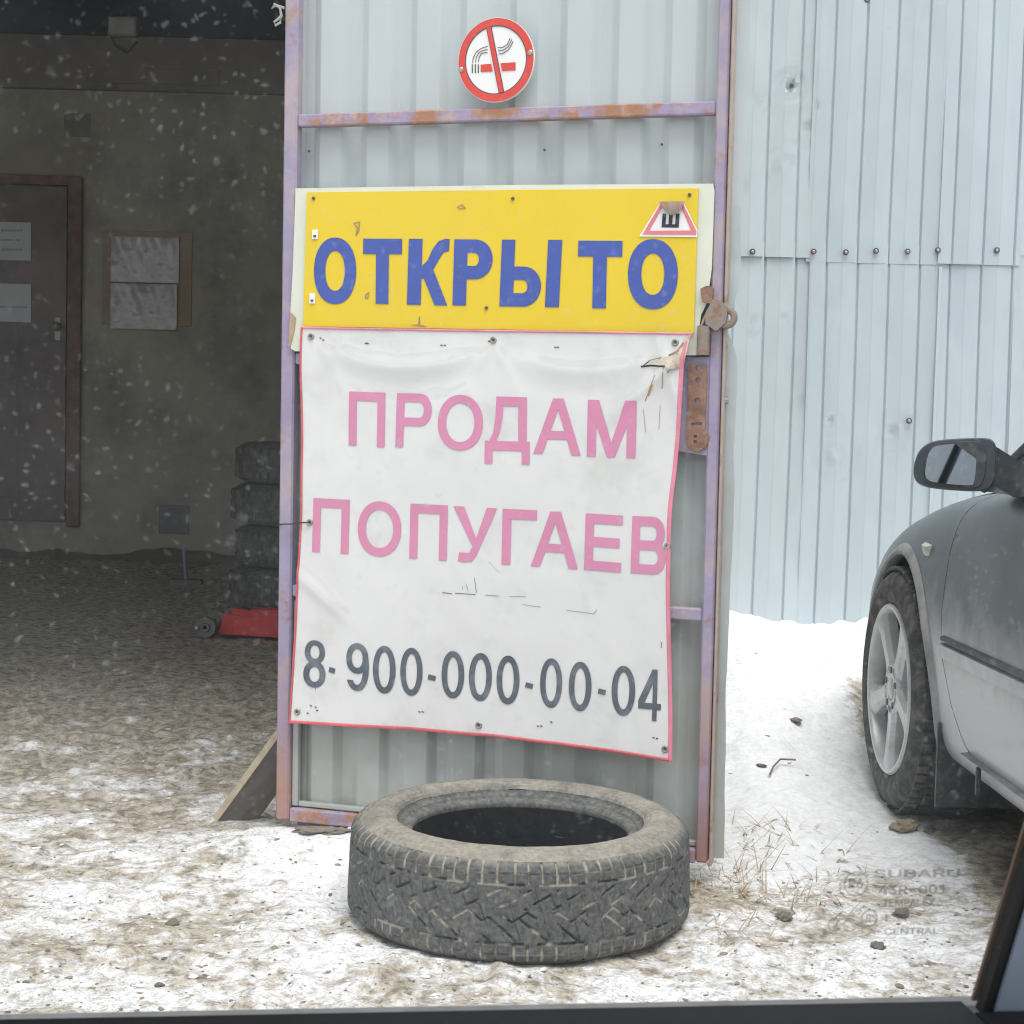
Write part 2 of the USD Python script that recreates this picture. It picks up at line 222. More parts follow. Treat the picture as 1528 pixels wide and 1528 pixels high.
# tyre tread: "mud" primvar is how much dried mud fills the grooves
M["tread"] = usdkit.material(stage, "/World/Looks/muddy_tread", {
    "g": ("geometry", {}), "a": ("attribute", {"attribute": "mud"}), "n": ("noise_texture", {"scale": 28.0, "detail": 9.0, "roughness": 0.7}), "n2": ("noise_texture", {"scale": 110.0, "detail": 5.0}),
    "s": ("math", {"math_type": "multiply_add", "value2": 0.85}), "m": ("map_range", {"from_min": 0.48, "from_max": 0.98, "to_min": 0.0, "to_max": 0.95, "clamp": True}),
    "rub": ("rgb_ramp", {"ramp": [(0.3, (0.062, 0.066, 0.066)), (0.7, (0.140, 0.143, 0.138))]}), "mudc": ("rgb_ramp", {"ramp": [(0.3, (0.26, 0.238, 0.198)), (0.7, (0.38, 0.352, 0.295))]}),
    "x": ("mix", {}), "b": ("bump", {"strength": 0.5, "distance": 0.004}), "p": ("principled_bsdf", {"roughness": 0.85, "specular_ior_level": 0.3})},
    [("g.position", "n.vector"), ("g.position", "n2.vector"), ("n.fac", "s.value1"), ("a.fac", "s.value3"), ("s.value", "m.value"), ("n2.fac", "rub.fac"), ("n2.fac", "mudc.fac"),
     ("m.result", "x.fac"), ("rub.color", "x.color1"), ("mudc.color", "x.color2"), ("x.color", "p.base_color"), ("n2.fac", "b.height"), ("b.normal", "p.normal")], surface="p.BSDF")

# ------------------------------------------------------------------ scene helpers
USED, LOC = {}, {}


def numbered(parent, name):
    k = (parent, name); USED[k] = USED.get(k, -1) + 1
    return f"{parent}/{name}" if USED[k] == 0 else f"{parent}/{name}_{USED[k]:03d}"


def keys(prim, label=None, cat=None, group=None, kind=None):
    for k, v in (("label", label), ("category", cat), ("group", group), ("kind", kind)):
        if v: prim.SetCustomDataByKey(k, v)


def thing(name, label, cat, loc=(0, 0, 0), group=None, kind=None):
    p = numbered("/World", name); x = UsdGeom.Xform.Define(stage, p)
    x.AddTranslateOp().Set(Gf.Vec3d(*map(float, loc))); LOC[p] = np.array(loc, float)
    keys(x.GetPrim(), label, cat, group, kind)
    return p


def part(parent, name, mesh, material, smooth=30, label=None, kind=None, primvars=None):
    """a mesh given in world coordinates becomes a part of its thing (or a sub-part of a part)"""
    v, f, n = meshkit.arrays(mesh, smooth if primvars is None else True)
    root = "/".join(parent.split("/")[:3]); off = LOC.get(root, np.zeros(3))
    p = numbered(parent, name)
    m = usdkit.mesh(stage, p, (v - off, f), M[material] if isinstance(material, str) else material)
    if n is not None:
        m.CreateNormalsAttr(Vt.Vec3fArray.FromNumpy(n.astype(np.float32))); m.SetNormalsInterpolation("vertex")
    for k, a in (primvars or {}).items():
        UsdGeom.PrimvarsAPI(m).CreatePrimvar(k, Sdf.ValueTypeNames.FloatArray, "vertex").Set(Vt.FloatArray.FromNumpy(np.asarray(a, np.float32)))
    keys(m.GetPrim(), label, None, None, kind)
    return p


def solo(name, mesh, material, label, cat, smooth=30, group=None, kind=None, primvars=None):
    p = part("/World", name, mesh, material, smooth, primvars=primvars)
    keys(stage.GetPrimAtPath(p), label, cat, group, kind)
    return p


def copy_of(src, loc, rot=(0, 0, 0), label=None, cat=None, group=None, scale=None):
    p = numbered("/World", src.rsplit("/", 1)[1].split("_0")[0]); x = UsdGeom.Xform.Define(stage, p)
    x.GetPrim().GetReferences().AddInternalReference(src); x.GetPrim().SetInstanceable(True)
    x.ClearXformOpOrder()
    x.GetPrim().CreateAttribute("xformOp:translate", Sdf.ValueTypeNames.Double3).Set(Gf.Vec3d(*map(float, loc)))
    x.GetPrim().CreateAttribute("xformOp:rotateXYZ", Sdf.ValueTypeNames.Float3).Set(Gf.Vec3f(*map(float, rot)))
    order = ["xformOp:translate", "xformOp:rotateXYZ"]
    if scale:
        x.GetPrim().CreateAttribute("xformOp:scale", Sdf.ValueTypeNames.Float3).Set(Gf.Vec3f(*map(float, scale))); order.append("xformOp:scale")
    x.GetPrim().CreateAttribute("xformOpOrder", Sdf.ValueTypeNames.TokenArray, False, Sdf.VariabilityUniform).Set(Vt.TokenArray(order))
    keys(x.GetPrim(), label, cat, group)
    return p


cat_ = trimesh.util.concatenate


def tm(man):
    a = man.to_mesh(); return trimesh.Trimesh(a.vert_properties[:, :3], a.tri_verts, process=False)


def rbox(x0, x1, y0, y1, z0, z1, r=0.003):
    """box with chamfered edges"""
    r = min(r, 0.45 * min(x1 - x0, y1 - y0, z1 - z0)); pts = []
    for sx, x in ((1, x0), (-1, x1)):
        for sy, y in ((1, y0), (-1, y1)):
            for sz, z in ((1, z0), (-1, z1)):
                pts += [(x + sx * r, y + sy * r, z), (x + sx * r, y, z + sz * r), (x, y + sy * r, z + sz * r)]
    return trimesh.Trimesh(*_hull(pts), process=False)


def _hull(pts):
    a = m3.Manifold.hull_points([tuple(map(float, p)) for p in pts]).to_mesh(); return a.vert_properties[:, :3], a.tri_verts


def tube(path, r, n=8, closed=False):
    P = np.asarray(path, float); V, Fc = [], []
    T = np.gradient(P, axis=0); T /= np.linalg.norm(T, axis=1, keepdims=True) + 1e-12
    ref = np.array([0, 0, 1.0]) if abs(T[0][2]) < 0.9 else np.array([1.0, 0, 0])
    rr = np.broadcast_to(r, len(P))
    for p, t, q in zip(P, T, rr):
        a = np.cross(t, ref); a /= np.linalg.norm(a) + 1e-12; b = np.cross(t, a)
        V += [p + q * (math.cos(2 * PI * k / n) * a + math.sin(2 * PI * k / n) * b) for k in range(n)]
    for i in range(len(P) - 1):
        for k in range(n):
            a, b = i * n + k, i * n + (k + 1) % n
            Fc += [(a, b, b + n), (a, b + n, a + n)]
    c0 = len(V); V += [P[0], P[-1]]; e = (len(P) - 1) * n
    for k in range(n):
        Fc += [(c0, (k + 1) % n, k), (c0 + 1, e + k, e + (k + 1) % n)]
    m = trimesh.Trimesh(V, Fc, process=False); m.fix_normals(); return m


def revolve(prof, n=64, closed=True):
    """profile of (r, z) turned about z; closed profiles make rings"""
    pr = np.asarray(prof, float); k = len(pr); a = np.linspace(0, 2 * PI, n, endpoint=False)
    V = np.stack([np.outer(np.cos(a), pr[:, 0]), np.outer(np.sin(a), pr[:, 0]), np.tile(pr[:, 1], (n, 1))], -1).reshape(-1, 3)
    Fc = []
    for i in range(n):
        j = (i + 1) % n
        for q in range(k if closed else k - 1):
            w = (q + 1) % k
            Fc += [(i * k + q, j * k + q, j * k + w), (i * k + q, j * k + w, i * k + w)]
    m = trimesh.Trimesh(V, Fc, process=True); m.fix_normals(); return m


def moved(m, loc=(0, 0, 0), R=None, s=1.0):
    v = np.array(m.vertices) * s
    if R is not None: v = v @ np.asarray(R).T
    return trimesh.Trimesh(v + np.asarray(loc, float), np.array(m.faces), process=False)


def frame(zdir, xhint=(1, 0, 0)):
    z = np.array(zdir, float); z /= np.linalg.norm(z); y = np.cross(z, xhint); y /= np.linalg.norm(y); x = np.cross(y, z)
    return np.stack([x, y, z], 1)


def ext(poly, depth):
    g = [poly] if poly.geom_type == "Polygon" else list(poly.geoms)
    return cat_([trimesh.creation.extrude_polygon(q, depth, engine="earcut") for q in g if q.area > 1e-9])


def fill(poly, edge):
    """flat triangulation of a polygon, split until no edge is longer than edge"""
    out = []
    for q in ([poly] if poly.geom_type == "Polygon" else list(poly.geoms)):
        v, f = trimesh.creation.triangulate_polygon(q, engine="earcut")
        v = np.column_stack([v, np.zeros(len(v))])
        v, f = trimesh.remesh.subdivide_to_size(v, f, edge, max_iter=12); out.append(trimesh.Trimesh(v, f, process=True))
    m = cat_(out)
    if (m.face_normals[:, 2] < 0).mean() > 0.5: m.invert()
    return m


def grid_mesh(P, flip=False):
    a, b = P.shape[:2]; i = np.arange(a * b).reshape(a, b)
    q = np.stack([i[:-1, :-1], i[1:, :-1], i[1:, 1:], i[:-1, 1:]], -1).reshape(-1, 4)
    f = np.vstack([q[:, [0, 1, 2]], q[:, [0, 2, 3]]])
    return trimesh.Trimesh(P.reshape(-1, 3), f[:, ::-1] if flip else f, process=False)


def sheet(P, thick_vec):
    """closed thin sheet: grid of points and the same grid moved by thick_vec"""
    a, b = P.shape[:2]; V = np.concatenate([P.reshape(-1, 3), (P + thick_vec).reshape(-1, 3)]); N = a * b
    i = np.arange(N).reshape(a, b)
    q = np.stack([i[:-1, :-1], i[1:, :-1], i[1:, 1:], i[:-1, 1:]], -1).reshape(-1, 4)
    f = [q[:, [0, 1, 2]], q[:, [0, 2, 3]], q[:, [2, 1, 0]] + N, q[:, [3, 2, 0]] + N]
    for e in (i[0], i[-1], i[:, 0], i[:, -1]):
        f.append(np.stack([e[:-1], e[1:], e[1:] + N], -1)); f.append(np.stack([e[:-1], e[1:] + N, e[:-1] + N], -1))
    m = trimesh.Trimesh(V, np.vstack(f), process=False); m.fix_normals(); return m


rng = np.random.default_rng(7)
sstep = lambda x, a, b: (lambda t: t * t * (3 - 2 * t))(np.clip((x - a) / (b - a), 0, 1))

# ------------------------------------------------------------------ ground
GL = on_ground(412, 1225, 0.045); GR = on_ground(1062, 1293, 0.045)   # the gate leaf's bottom corners
YF = 6.0                                                              # the metal wall behind


def ground_z(x, y, fine=True):
    x = np.asarray(x, float); y = np.asarray(y, float); p = np.stack([x, y, np.zeros_like(x)], -1)
    z = 0.012 * (meshkit.fbm(p * 0.9, 3, 3) - 0.5)
    bank = (0.65 * sstep(y, 4.1, 5.2) + 0.35 * sstep(y, 4.8, 5.9)) * sstep(x, 0.15, 0.5) * (1 - sstep(y, 6.3, 6.8))
    track = np.exp(-((x - 1.15) / 0.23) ** 2) * sstep(y, 3.2, 3.8)
    z = z + 0.30 * bank * (1 - 0.18 * track) + 0.11 * bank * (meshkit.fbm(p * 3.1, 4, 11) - 0.5) + 0.04 * sstep(y, 3.5, 4.3) * sstep(x, 0.3, 0.6) * (meshkit.fbm(p * 8.5, 3, 12) - 0.5)
    ridge = np.exp(-((x - 0.66 - 0.10 * (y - 4)) / 0.17) ** 2) * sstep(y, 3.55, 3.95) * (1 - sstep(y, 5, 6))
    z = z + 0.055 * ridge
    mound = np.exp(-((x + 0.30) / 0.33) ** 2 - ((y - 3.60) / 0.17) ** 2)
    z = z + 0.045 * mound
    inside = sstep(y, 3.9, 4.6) * (1 - sstep(x, -0.5, -0.2))
    if fine:
        amp = 1 + 0.5 * inside
        z = z + 0.022 * amp * (meshkit.fbm(p * 7.0, 4, 21) - 0.5) + 0.014 * amp * (meshkit.fbm(p * 24.0, 3, 31) - 0.5)
        z = z + 0.010 * amp * np.clip(meshkit.noise(p * 17.0, 41) - 0.62, 0, 1) * 3
    far = sstep(np.hypot(x, y), 14, 40)
    return z * (1 - far)


def axis(lo, hi, fine_lo, fine_hi, step, grow, far):
    a = list(np.arange(fine_lo, fine_hi, step)); s, x = step, a[-1]
    while x < far[1]: s *= grow; x += s; a.append(x)
    s, x = step, a[0]
    while x > far[0]: s *= grow; x -= s; a.insert(0, x)
    return np.array(a)


gx = axis(0, 0, -1.25, 1.5, 0.0085, 1.055, (-250, 250)); gy = axis(0, 0, 2.3, 4.7, 0.0085, 1.045, (-250, 400))
X, Y = np.meshgrid(gx, gy, indexing="ij"); Z = ground_z(X, Y)
gp = np.stack([X, Y, 0 * X], -1)
yard = sstep(X, 0.30, 0.62) * sstep(Y, 3.25, 3.75)                      # clean snow right of the gate
left = np.interp(Y, [2.3, 3.3, 3.74, 4.45, 5.5, 7.0], [0.51, 0.52, 0.46, 0.34, 0.20, -0.05]); mid_ = sstep(X, -0.75, -0.25)
mound = np.exp(-((X + 0.33) / 0.34) ** 2 - ((Y - 3.47) / 0.2) ** 2)
snow = left * (1 - mid_) + 0.58 * mid_ + 0.42 * yard + 0.33 * mound - 0.5 * sstep(Y, 4.2, 5.2) * mid_ * (1 - sstep(X, -0.2, 0.3)) + 0.1 * (meshkit.fbm(gp * 0.8, 2, 51) - 0.5)
snow = snow - 0.28 * np.exp(-((X - 0.47) / 0.14) ** 2 - ((Y - 3.33) / 0.10) ** 2)
track = np.exp(-((X - 1.05) / 0.30) ** 2) * sstep(Y, 3.0, 3.9) * (1 - sstep(Y, 4.6, 5.2))
snow = snow - 0.15 * np.exp(-((X - 0.98) / 0.22) ** 2 - ((Y - 3.72) / 0.35) ** 2)
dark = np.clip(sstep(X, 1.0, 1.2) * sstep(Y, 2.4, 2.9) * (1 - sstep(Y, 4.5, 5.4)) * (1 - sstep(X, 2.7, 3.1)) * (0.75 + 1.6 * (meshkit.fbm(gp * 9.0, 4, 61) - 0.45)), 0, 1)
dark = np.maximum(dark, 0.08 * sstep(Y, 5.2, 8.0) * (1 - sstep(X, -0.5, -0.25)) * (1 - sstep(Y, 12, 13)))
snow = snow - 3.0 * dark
gm = grid_mesh(np.stack([X, Y, Z], -1))
if gm.face_normals[0][2] < 0: gm.invert()
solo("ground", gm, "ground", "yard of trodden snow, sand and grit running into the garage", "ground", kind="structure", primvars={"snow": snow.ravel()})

# ------------------------------------------------------------------ garage: open, dark inside
HX = GL[0] - 0.02; HY = GL[1] + 0.06           # the hinge side of the opening
BY = 10.5                                      # back wall
LX = -6.2
gar = thing("garage", "dark open garage with plastered back wall and brown steel door", "garage", (HX, HY, 0))
part(gar, "back_wall", rbox(LX, 0.4, BY, BY + 0.25, -0.1, 3.02), "plaster", False)
part(gar, "wall_band", rbox(LX, 0.4, BY - 0.04, BY + 0.25, 3.023, 3.36), "block", False)
part(gar, "upper_wall", rbox(LX, 0.4, BY + 0.02, BY + 0.25, 3.363, 4.2), "ceiling", False)
part(gar, "side_wall", rbox(LX - 0.25, LX, HY, BY + 0.25, -0.1, 4.2), "plaster", False)
part(gar, "side_wall", rbox(HX + 0.16, HX + 0.40, HY, BY, -0.1, 4.2), "plaster", False)
part(gar, "roof", rbox(LX - 0.4, HX + 0.6, HY - 0.2, BY + 0.4, 4.203, 4.33), "ceiling", False)
part(gar, "header", rbox(LX - 0.25, HX + 0.40, HY - 0.003, HY + 0.2, 3.45, 4.2), "ceiling", False)
part(gar, "hinge_post", rbox(HX + 0.06, HX + 0.158, HY, HY + 0.10, -0.05, 3.447), "purple_rusty")
part(gar, "hinge_post", rbox(LX + 0.003, LX + 0.12, HY, HY + 0.10, -0.05, 3.447), "purple_rusty")
P = lambda x, y, d=0.0: at_y(x, y, BY - d)
wj = P(105, 278)[0]; wt = P(105, 278)[2]; wb = P(110, 778)[2]
fr = cat_([rbox(wj, wj + 0.085, BY - 0.05, BY - 0.002, wb - 0.03, wt + 0.06), rbox(wj - 1.02, wj - 0.003, BY - 0.05, BY - 0.002, wt, wt + 0.06), rbox(wj - 1.10, wj - 1.023, BY - 0.05, BY - 0.002, wb - 0.03, wt + 0.06)])
dr = part(gar, "door", rbox(wj - 1.01, wj - 0.012, BY - 0.035, BY - 0.003, wb, wt - 0.008), "door", label="brown steel door in the back wall")
part(dr, "door_frame", fr, "doorframe")
pn = cat_([rbox(wj - 0.90, wj - 0.32, BY - 0.041, BY - 0.0345, a, b, 0.002) for a, b in ((wb + 0.15, wb + 0.92), (wb + 1.02, wb + 1.40))])
part(dr, "door_panel", pn, "door")
h0 = P(85, 487, 0.05)
part(dr, "door_handle", cat_([moved(trimesh.creation.cylinder(0.022, 0.05, sections=20), h0, frame((0, 1, 0))), moved(trimesh.creation.icosphere(2, 0.03), h0 + [0, -0.03, 0]), rbox(h0[0] - 0.02, h0[0] + 0.02, BY - 0.04, BY - 0.034, h0[2] - 0.09, h0[2] + 0.06)]), "brass")
part(gar, "wall_patch", rbox(P(97, 0)[0], P(137, 0)[0], BY - 0.006, BY - 0.001, P(0, 201)[2], P(0, 166)[2], 0.002), "block")
part(gar, "cross_board", rbox(P(135, 0)[0], P(330, 0)[0], BY - 0.05, BY - 0.041, 3.06, 3.16, 0.002), "block")
sk_x = np.linspace(LX + 0.05, HX + 0.1, 160); sk_h = 0.02 + 0.20 * np.clip(meshkit.fbm(np.stack([sk_x * 1.9, 0 * sk_x, 0 * sk_x], -1), 4, 15) - 0.36, 0, 1)
part(gar, "skirting_dirt", grid_mesh(np.array([[[x, BY - 0.55 * (1 - t) * (0.5 + 2 * h) - 0.01, -0.01 + h * t ** 1.5 + 0.02 * meshkit.noise(np.array([x * 9, t * 5, 0.0]), 4) * t] for t in np.linspace(0, 1, 8)] for x, h in zip(sk_x, sk_h)]), True), "block", True)


def paper(name, x0, y0, x1, y1, label, lines, cat="notice", group=None):
    a, b = P(x0, y0, 0.045), P(x1, y1, 0.045)
    t = thing(name, label, cat, ((a[0] + b[0]) / 2, BY - 0.045, b[2]), group)
    part(t, "sheet", rbox(a[0], b[0], BY - 0.0455, BY - 0.0435, b[2], a[2], 0.0005), "paper")
    for (s, u0, u1, v) in lines:
        h = 0.012
        try:
            tx = meshkit.text_mesh(s, h * 1.6, 0.0008)
        except Exception:
            continue
        tx.vertices[:, 0] *= ((u1 - u0) * (b[0] - a[0])) / max(1e-6, np.ptp(tx.vertices[:, 0]))
        q = tx.vertices.copy(); q[:, 0] -= q[:, 0].min()
        v3 = np.column_stack([a[0] + u0 * (b[0] - a[0]) + q[:, 0], np.full(len(q), BY - 0.0456) - q[:, 2], b[2] + v * (a[2] - b[2]) + q[:, 1]])
        part(t, "print", trimesh.Trimesh(v3, tx.faces, process=False), "ink", False)
    return t


paper("paper_notice", -36, 330, 46, 389, "upper white paper notice with three printed lines on the brown door", [("ремонт", 0.46, 0.85, 0.75), ("шин и", 0.46, 0.80, 0.5), ("дисков", 0.46, 0.85, 0.25)])
paper("paper_notice", -36, 422, 46, 481, "lower white paper notice with one printed line on the brown door", [("шиномонтаж", 0.35, 0.94, 0.36)])
a, b = P(152, 343, 0.03), P(284, 492, 0.03)
nb = thing("notice_board", "brown cardboard board with two crumpled plastic sleeves on the back wall", "notice board", ((a[0] + b[0]) / 2, BY - 0.02, b[2]))
part(nb, "cardboard", rbox(a[0], b[0], BY - 0.012, BY - 0.002, b[2] + 0.02, a[2], 0.002), "cardboard")
for (x0, y0, x1, y1) in ((166, 352, 267, 423), (165, 422.5, 264, 493)):
    c, d = P(x0, y0, 0.02), P(x1, y1, 0.02); uu, vv = np.meshgrid(np.linspace(0, 1, 34), np.linspace(0, 1, 26), indexing="ij")
    q = np.stack([c[0] + uu * (d[0] - c[0]), 0 * uu, d[2] + vv * (c[2] - d[2])], -1)
    q[..., 1] = BY - 0.020 - 0.018 * meshkit.fbm(np.stack([uu * 5 + y0, vv * 3 + uu * 2, 0 * uu], -1), 3, 5) - 0.006 * np.sin(uu * 22 + 6 * vv) * vv
    part(nb, "plastic_sleeve", sheet(q, np.array([0, 0.003, 0])), "sleeve", True)
c, d = at_y(160, 23, BY - 0.1), at_y(204, 54, BY - 0.1)
fl = thing("floodlight", "small square unlit lamp high up in the dark of the garage", "lamp", ((c[0] + d[0]) / 2, BY - 0.1, d[2]))
part(fl, "lamp_housing", rbox(c[0], d[0], BY - 0.10, BY - 0.005, d[2], c[2], 0.008), "steel")
part(fl, "lamp_glass", rbox(c[0] + 0.015, d[0] - 0.015, BY - 0.106, BY - 0.101, d[2] + 0.015, c[2] - 0.015, 0.002), "sleeve")
part(fl, "cable", tube([(c[0] + 0.02, BY - 0.09, d[2]), (c[0] + 0.05, BY - 0.07, d[2] - 0.06), (c[0] + 0.12, BY - 0.06, d[2] - 0.10), (c[0] + 0.18, BY - 0.05, d[2] - 0.02)], 0.006, 6), "wire")
c = at_y(278, 858, 9.0)
st = thing("broom_handle", "thin violet handle leaning in the dark by the back wall", "handle", (c[0], 9.0, 0))
part(st, "handle", tube([(c[0], 9.0, 0.02), (c[0] - 0.03, 9.06, 0.22)], 0.011, 8), "violet"); part(st, "head", rbox(c[0] - 0.09, c[0] + 0.09, 8.97, 9.03, 0.0, 0.035), "wood")
c, d = P(238, 753), P(282, 797)
part(gar, "wall_patch", rbox(c[0], d[0], BY - 0.012, BY - 0.001, d[2], c[2], 0.003), "brick")


# stack of tyres by the inner wall
def tyre_body(R, ri, W, n=72, lugs=0):
    q = [(ri, .10 * W), (ri + .012, .02 * W), (ri + .05, 0), (R - .045, .02 * W), (R - .015, .10 * W), (R, .22 * W), (R + .003, .5 * W), (R, .78 * W), (R - .015, .90 * W), (R - .045, .98 * W), (ri + .05, W), (ri + .012, .98 * W), (ri, .90 * W), (ri + .01, .86 * W), (R - .06, .88 * W), (R - .03, .75 * W), (R - .022, .5 * W), (R - .03, .25 * W), (R - .06, .12 * W), (ri + .01, .14 * W)]
    return q


y0 = 7.75; zx = at_y(330, 800, y0 + 0.0)[0] + 0.33
words = ["lowest tyre of the grey stack behind the gate", "second tyre from the floor in the stack behind the gate", "third tyre from the floor in the stack behind the gate", "topmost tyre of the grey stack behind the gate"]
first = None
for k in range(4):
    loc = (zx + (-0.012, 0.015, -0.008, 0.01)[k], y0 + 0.33, 0.015 + 0.206 * k)
    if first is None:
        first = thing("stacked_tyre", words[0], "tyre", loc, "tyres stacked in the garage")
        part(first, "casing", moved(revolve(tyre_body(0.325, 0.205, 0.203), 64), loc), "rubber", 35)
        blocks = []
        for j in range(46):
            aa = 2 * PI * j / 46
            for (zz, hh, da) in ((0.045, 0.035, 0), (0.10, 0.036, 0.07), (0.155, 0.035, 0)):
                blocks.append(moved(rbox(-0.004, 0.005, -0.017, 0.017, -hh / 2, hh / 2, 0.002), np.array(loc) + [0.3255 * math.cos(aa + da), 0.3255 * math.sin(aa + da), zz + 0.002], frame((0, 0, 1), (math.cos(aa + da), math.sin(aa + da), 0))))
        part(first, "tread_blocks", cat_(blocks), "rubber", False, kind="stuff")
    else:
        copy_of(first, loc, (0, 0, 40 * k), words[k], "tyre", "tyres stacked in the garage")

# red trolley jack
jb = on_ground(305, 953, 0.01); jy = jb[1]
def J(x, y, d=0.0): return at_y(x, y, jy + d)
jk = thing("trolley_jack", "red trolley jack with a grey wheel on the garage floor", "jack", (J(360, 950)[0], jy, 0))
side = Polygon([tuple(J(*q)[[0, 2]]) for q in ((322, 948), (330, 918), (372, 925), (418, 914), (470, 911), (520, 916), (520, 950), (470, 954), (418, 955), (360, 951))])
for dy in (0.0, 0.20):
    pl = ext(side, 0.012); v = pl.vertices.copy(); part(jk, "side_plate", trimesh.Trimesh(np.column_stack([v[:, 0], jy + 0.06 + dy + v[:, 2], v[:, 1]]), pl.faces), "jackred", False)
part(jk, "deck", rbox(J(345, 0)[0], J(500, 0)[0], jy + 0.074, jy + 0.258, J(0, 930)[2], J(0, 926)[2]), "jackred")
part(jk, "lifting_arm", rbox(J(380, 0)[0], J(520, 0)[0], jy + 0.12, jy + 0.20, J(0, 920)[2], J(0, 905)[2]), "jackred")
for dy in (0.03, 0.285):
    c = J(305, 938); w = moved(revolve([(0.008, -0.016), (0.018, -0.02), (0.020, -0.010), (0.034, -0.012), (0.044, -0.016), (0.046, 0), (0.044, 0.016), (0.034, 0.012), (0.02, 0.010), (0.018, 0.02), (0.008, 0.016)], 32), (c[0], jy + dy, 0.056), frame((0, 1, 0)))
    part(jk, "wheel", w, "castiron")
part(jk, "axle", tube([(J(305, 0)[0], jy, 0.056), (J(305, 0)[0], jy + 0.31, 0.056)], 0.009), "steel")
part(jk, "fork", rbox(J(308, 0)[0], J(328, 0)[0], jy + 0.075, jy + 0.255, J(0, 944)[2], J(0, 930)[2]), "castiron")

# ------------------------------------------------------------------ gate leaf coordinates
G0 = np.array([GL[0], GL[1], 0.0]); gd = np.array([GR[0] - GL[0], GR[1] - GL[1], 0.0]); GW = np.linalg.norm(gd); gd /= GW
gn = np.array([gd[1], -gd[0], 0.0])                 # towards the yard


LEAN = 0.005                                        # the leaf sags a little on its hinges


def G(u, v, n=0.0):
    u, v, n = np.broadcast_arrays(np.asarray(u, float), np.asarray(v, float), np.asarray(n, float))
    return G0 + (u - LEAN * v)[..., None] * gd + v[..., None] * np.array([0, 0, 1.0]) + n[..., None] * gn


def UV(px, py, n=0.0):
    p = on_plane(px, py, G0 + gn * n, gn) - G0
    return float(p @ gd + LEAN * p[2]), float(p[2])


def gbox(u0, u1, v0, v1, n0, n1, r=0.003):
    m = rbox(u0, u1, v0, v1, n0, n1, r); return trimesh.Trimesh(G(m.vertices[:, 0], m.vertices[:, 1], m.vertices[:, 2]), m.faces, process=False)


def gext(poly, n0, n1):
    m = ext(poly, n1 - n0); v = m.vertices; o = trimesh.Trimesh(G(v[:, 0], v[:, 1], n0 + v[:, 2]), m.faces, process=False)
    return o


def gpoly(pts, n=0.0): return Polygon([UV(x, y, n) for x, y in pts])


GT = 2.72
gate = thing("gate_leaf", "tall lilac steel gate leaf clad in grey corrugated sheet, standing open", "gate", GL * [1, 1, 0])
# corrugated sheet seen from its back, running past the right post
prof, u = [], -0.005; pitch = 0.1155; d = 0.015
uR = UV(1094, 700, -0.034)[0]
us, ns = [], []
u = UV(444, 230, -0.034)[0] - 0.062
while u < uR + 0.15:
    us += [u, u + 0.054, u + 0.071, u + 0.0985]; ns += [0, 0, -d, -d]; u += pitch
us, ns = np.array(us), np.array(ns)
uu = np.unique(np.concatenate([us + 0.0022, us - 0.0022, np.linspace(0.004, uR, 30)])); uu = uu[(uu > 0.003) & (uu <= uR)]
prof = np.interp(uu, us, ns)
vv = np.linspace(0.052, GT - 0.02, 150)
U_, V_ = np.meshgrid(uu, vv, indexing="ij")
N_ = -0.034 + prof[:, None] + 0.0035 * (meshkit.fbm(np.stack([U_ * 2.2, V_ * 1.3, 0 * U_], -1), 3, 8) - 0.5)
edge = sstep(U_, uR - 0.05, uR)
ragged = edge * (0.012 * (meshkit.fbm(np.stack([V_ * 7, 0 * V_, 0 * V_], -1), 3, 9) - 0.5))
N_ = N_ - 0.02 * edge * meshkit.noise(np.stack([V_ * 4, 0 * V_, 0 * V_], -1), 5)
vn = UV(1090, 480)[1]; notch = np.exp(-((V_ - vn) / 0.05) ** 2) * edge * 0.026
upper = edge * sstep(V_, 1.55, 1.95) * 0.012
part(gate, "corrugated_sheet", sheet(G(U_ + ragged - notch + upper, V_, N_), -0.0008 * gn), "zinc", 20)
# frame tubes
uL0, uL1 = UV(421.5, 300)[0], UV(441.5, 300)[0]
uP0, uP1 = UV(1045, 1000)[0], UV(1070, 1000)[0]
part(gate, "post", gbox(uL0, uL1, 0.05, GT, -0.032, 0.0, 0.004), "purple")
part(gate, "post", gbox(uP0, uP1 - 0.010, 0.05, GT, -0.032, 0.0, 0.004), "purple")
part(gate, "edge_strip", gbox(uP1 - 0.0065, uP1 - 0.0005, 0.045, GT, -0.030, 0.004, 0.002), "primer")
vt0, vt1 = UV(760, 181)[1], UV(760, 160)[1]
part(gate, "crossbar", gbox(uL1 + 0.001, uP0 - 0.001, vt0 + 0.003, vt1, -0.030, -0.002, 0.003), "purple_rusty")
for y0_, y1_ in ((546, 526), (893, 873)):
    a, b = UV(440, y0_)[1], UV(440, y1_)[1]
    part(gate, "crossbar", gbox(uL1 + 0.001, uP0 - 0.001, a + 0.004, b, -0.030, -0.003, 0.003), "purple")
part(gate, "crossbar", gbox(uL1 + 0.001, uP0 - 0.001, 0.047, 0.078, -0.030, -0.002, 0.003), "purple_rusty")
part(gate, "inner_lip", gbox(uL1 + 0.001, uL1 + 0.016, 0.081, UV(440, 896)[1], -0.031, -0.014, 0.002), "zinc")
part(gate, "inner_lip", gbox(uL1 + 0.017, uP0 - 0.002, 0.081, 0.092, -0.031, -0.016, 0.002), "zinc")
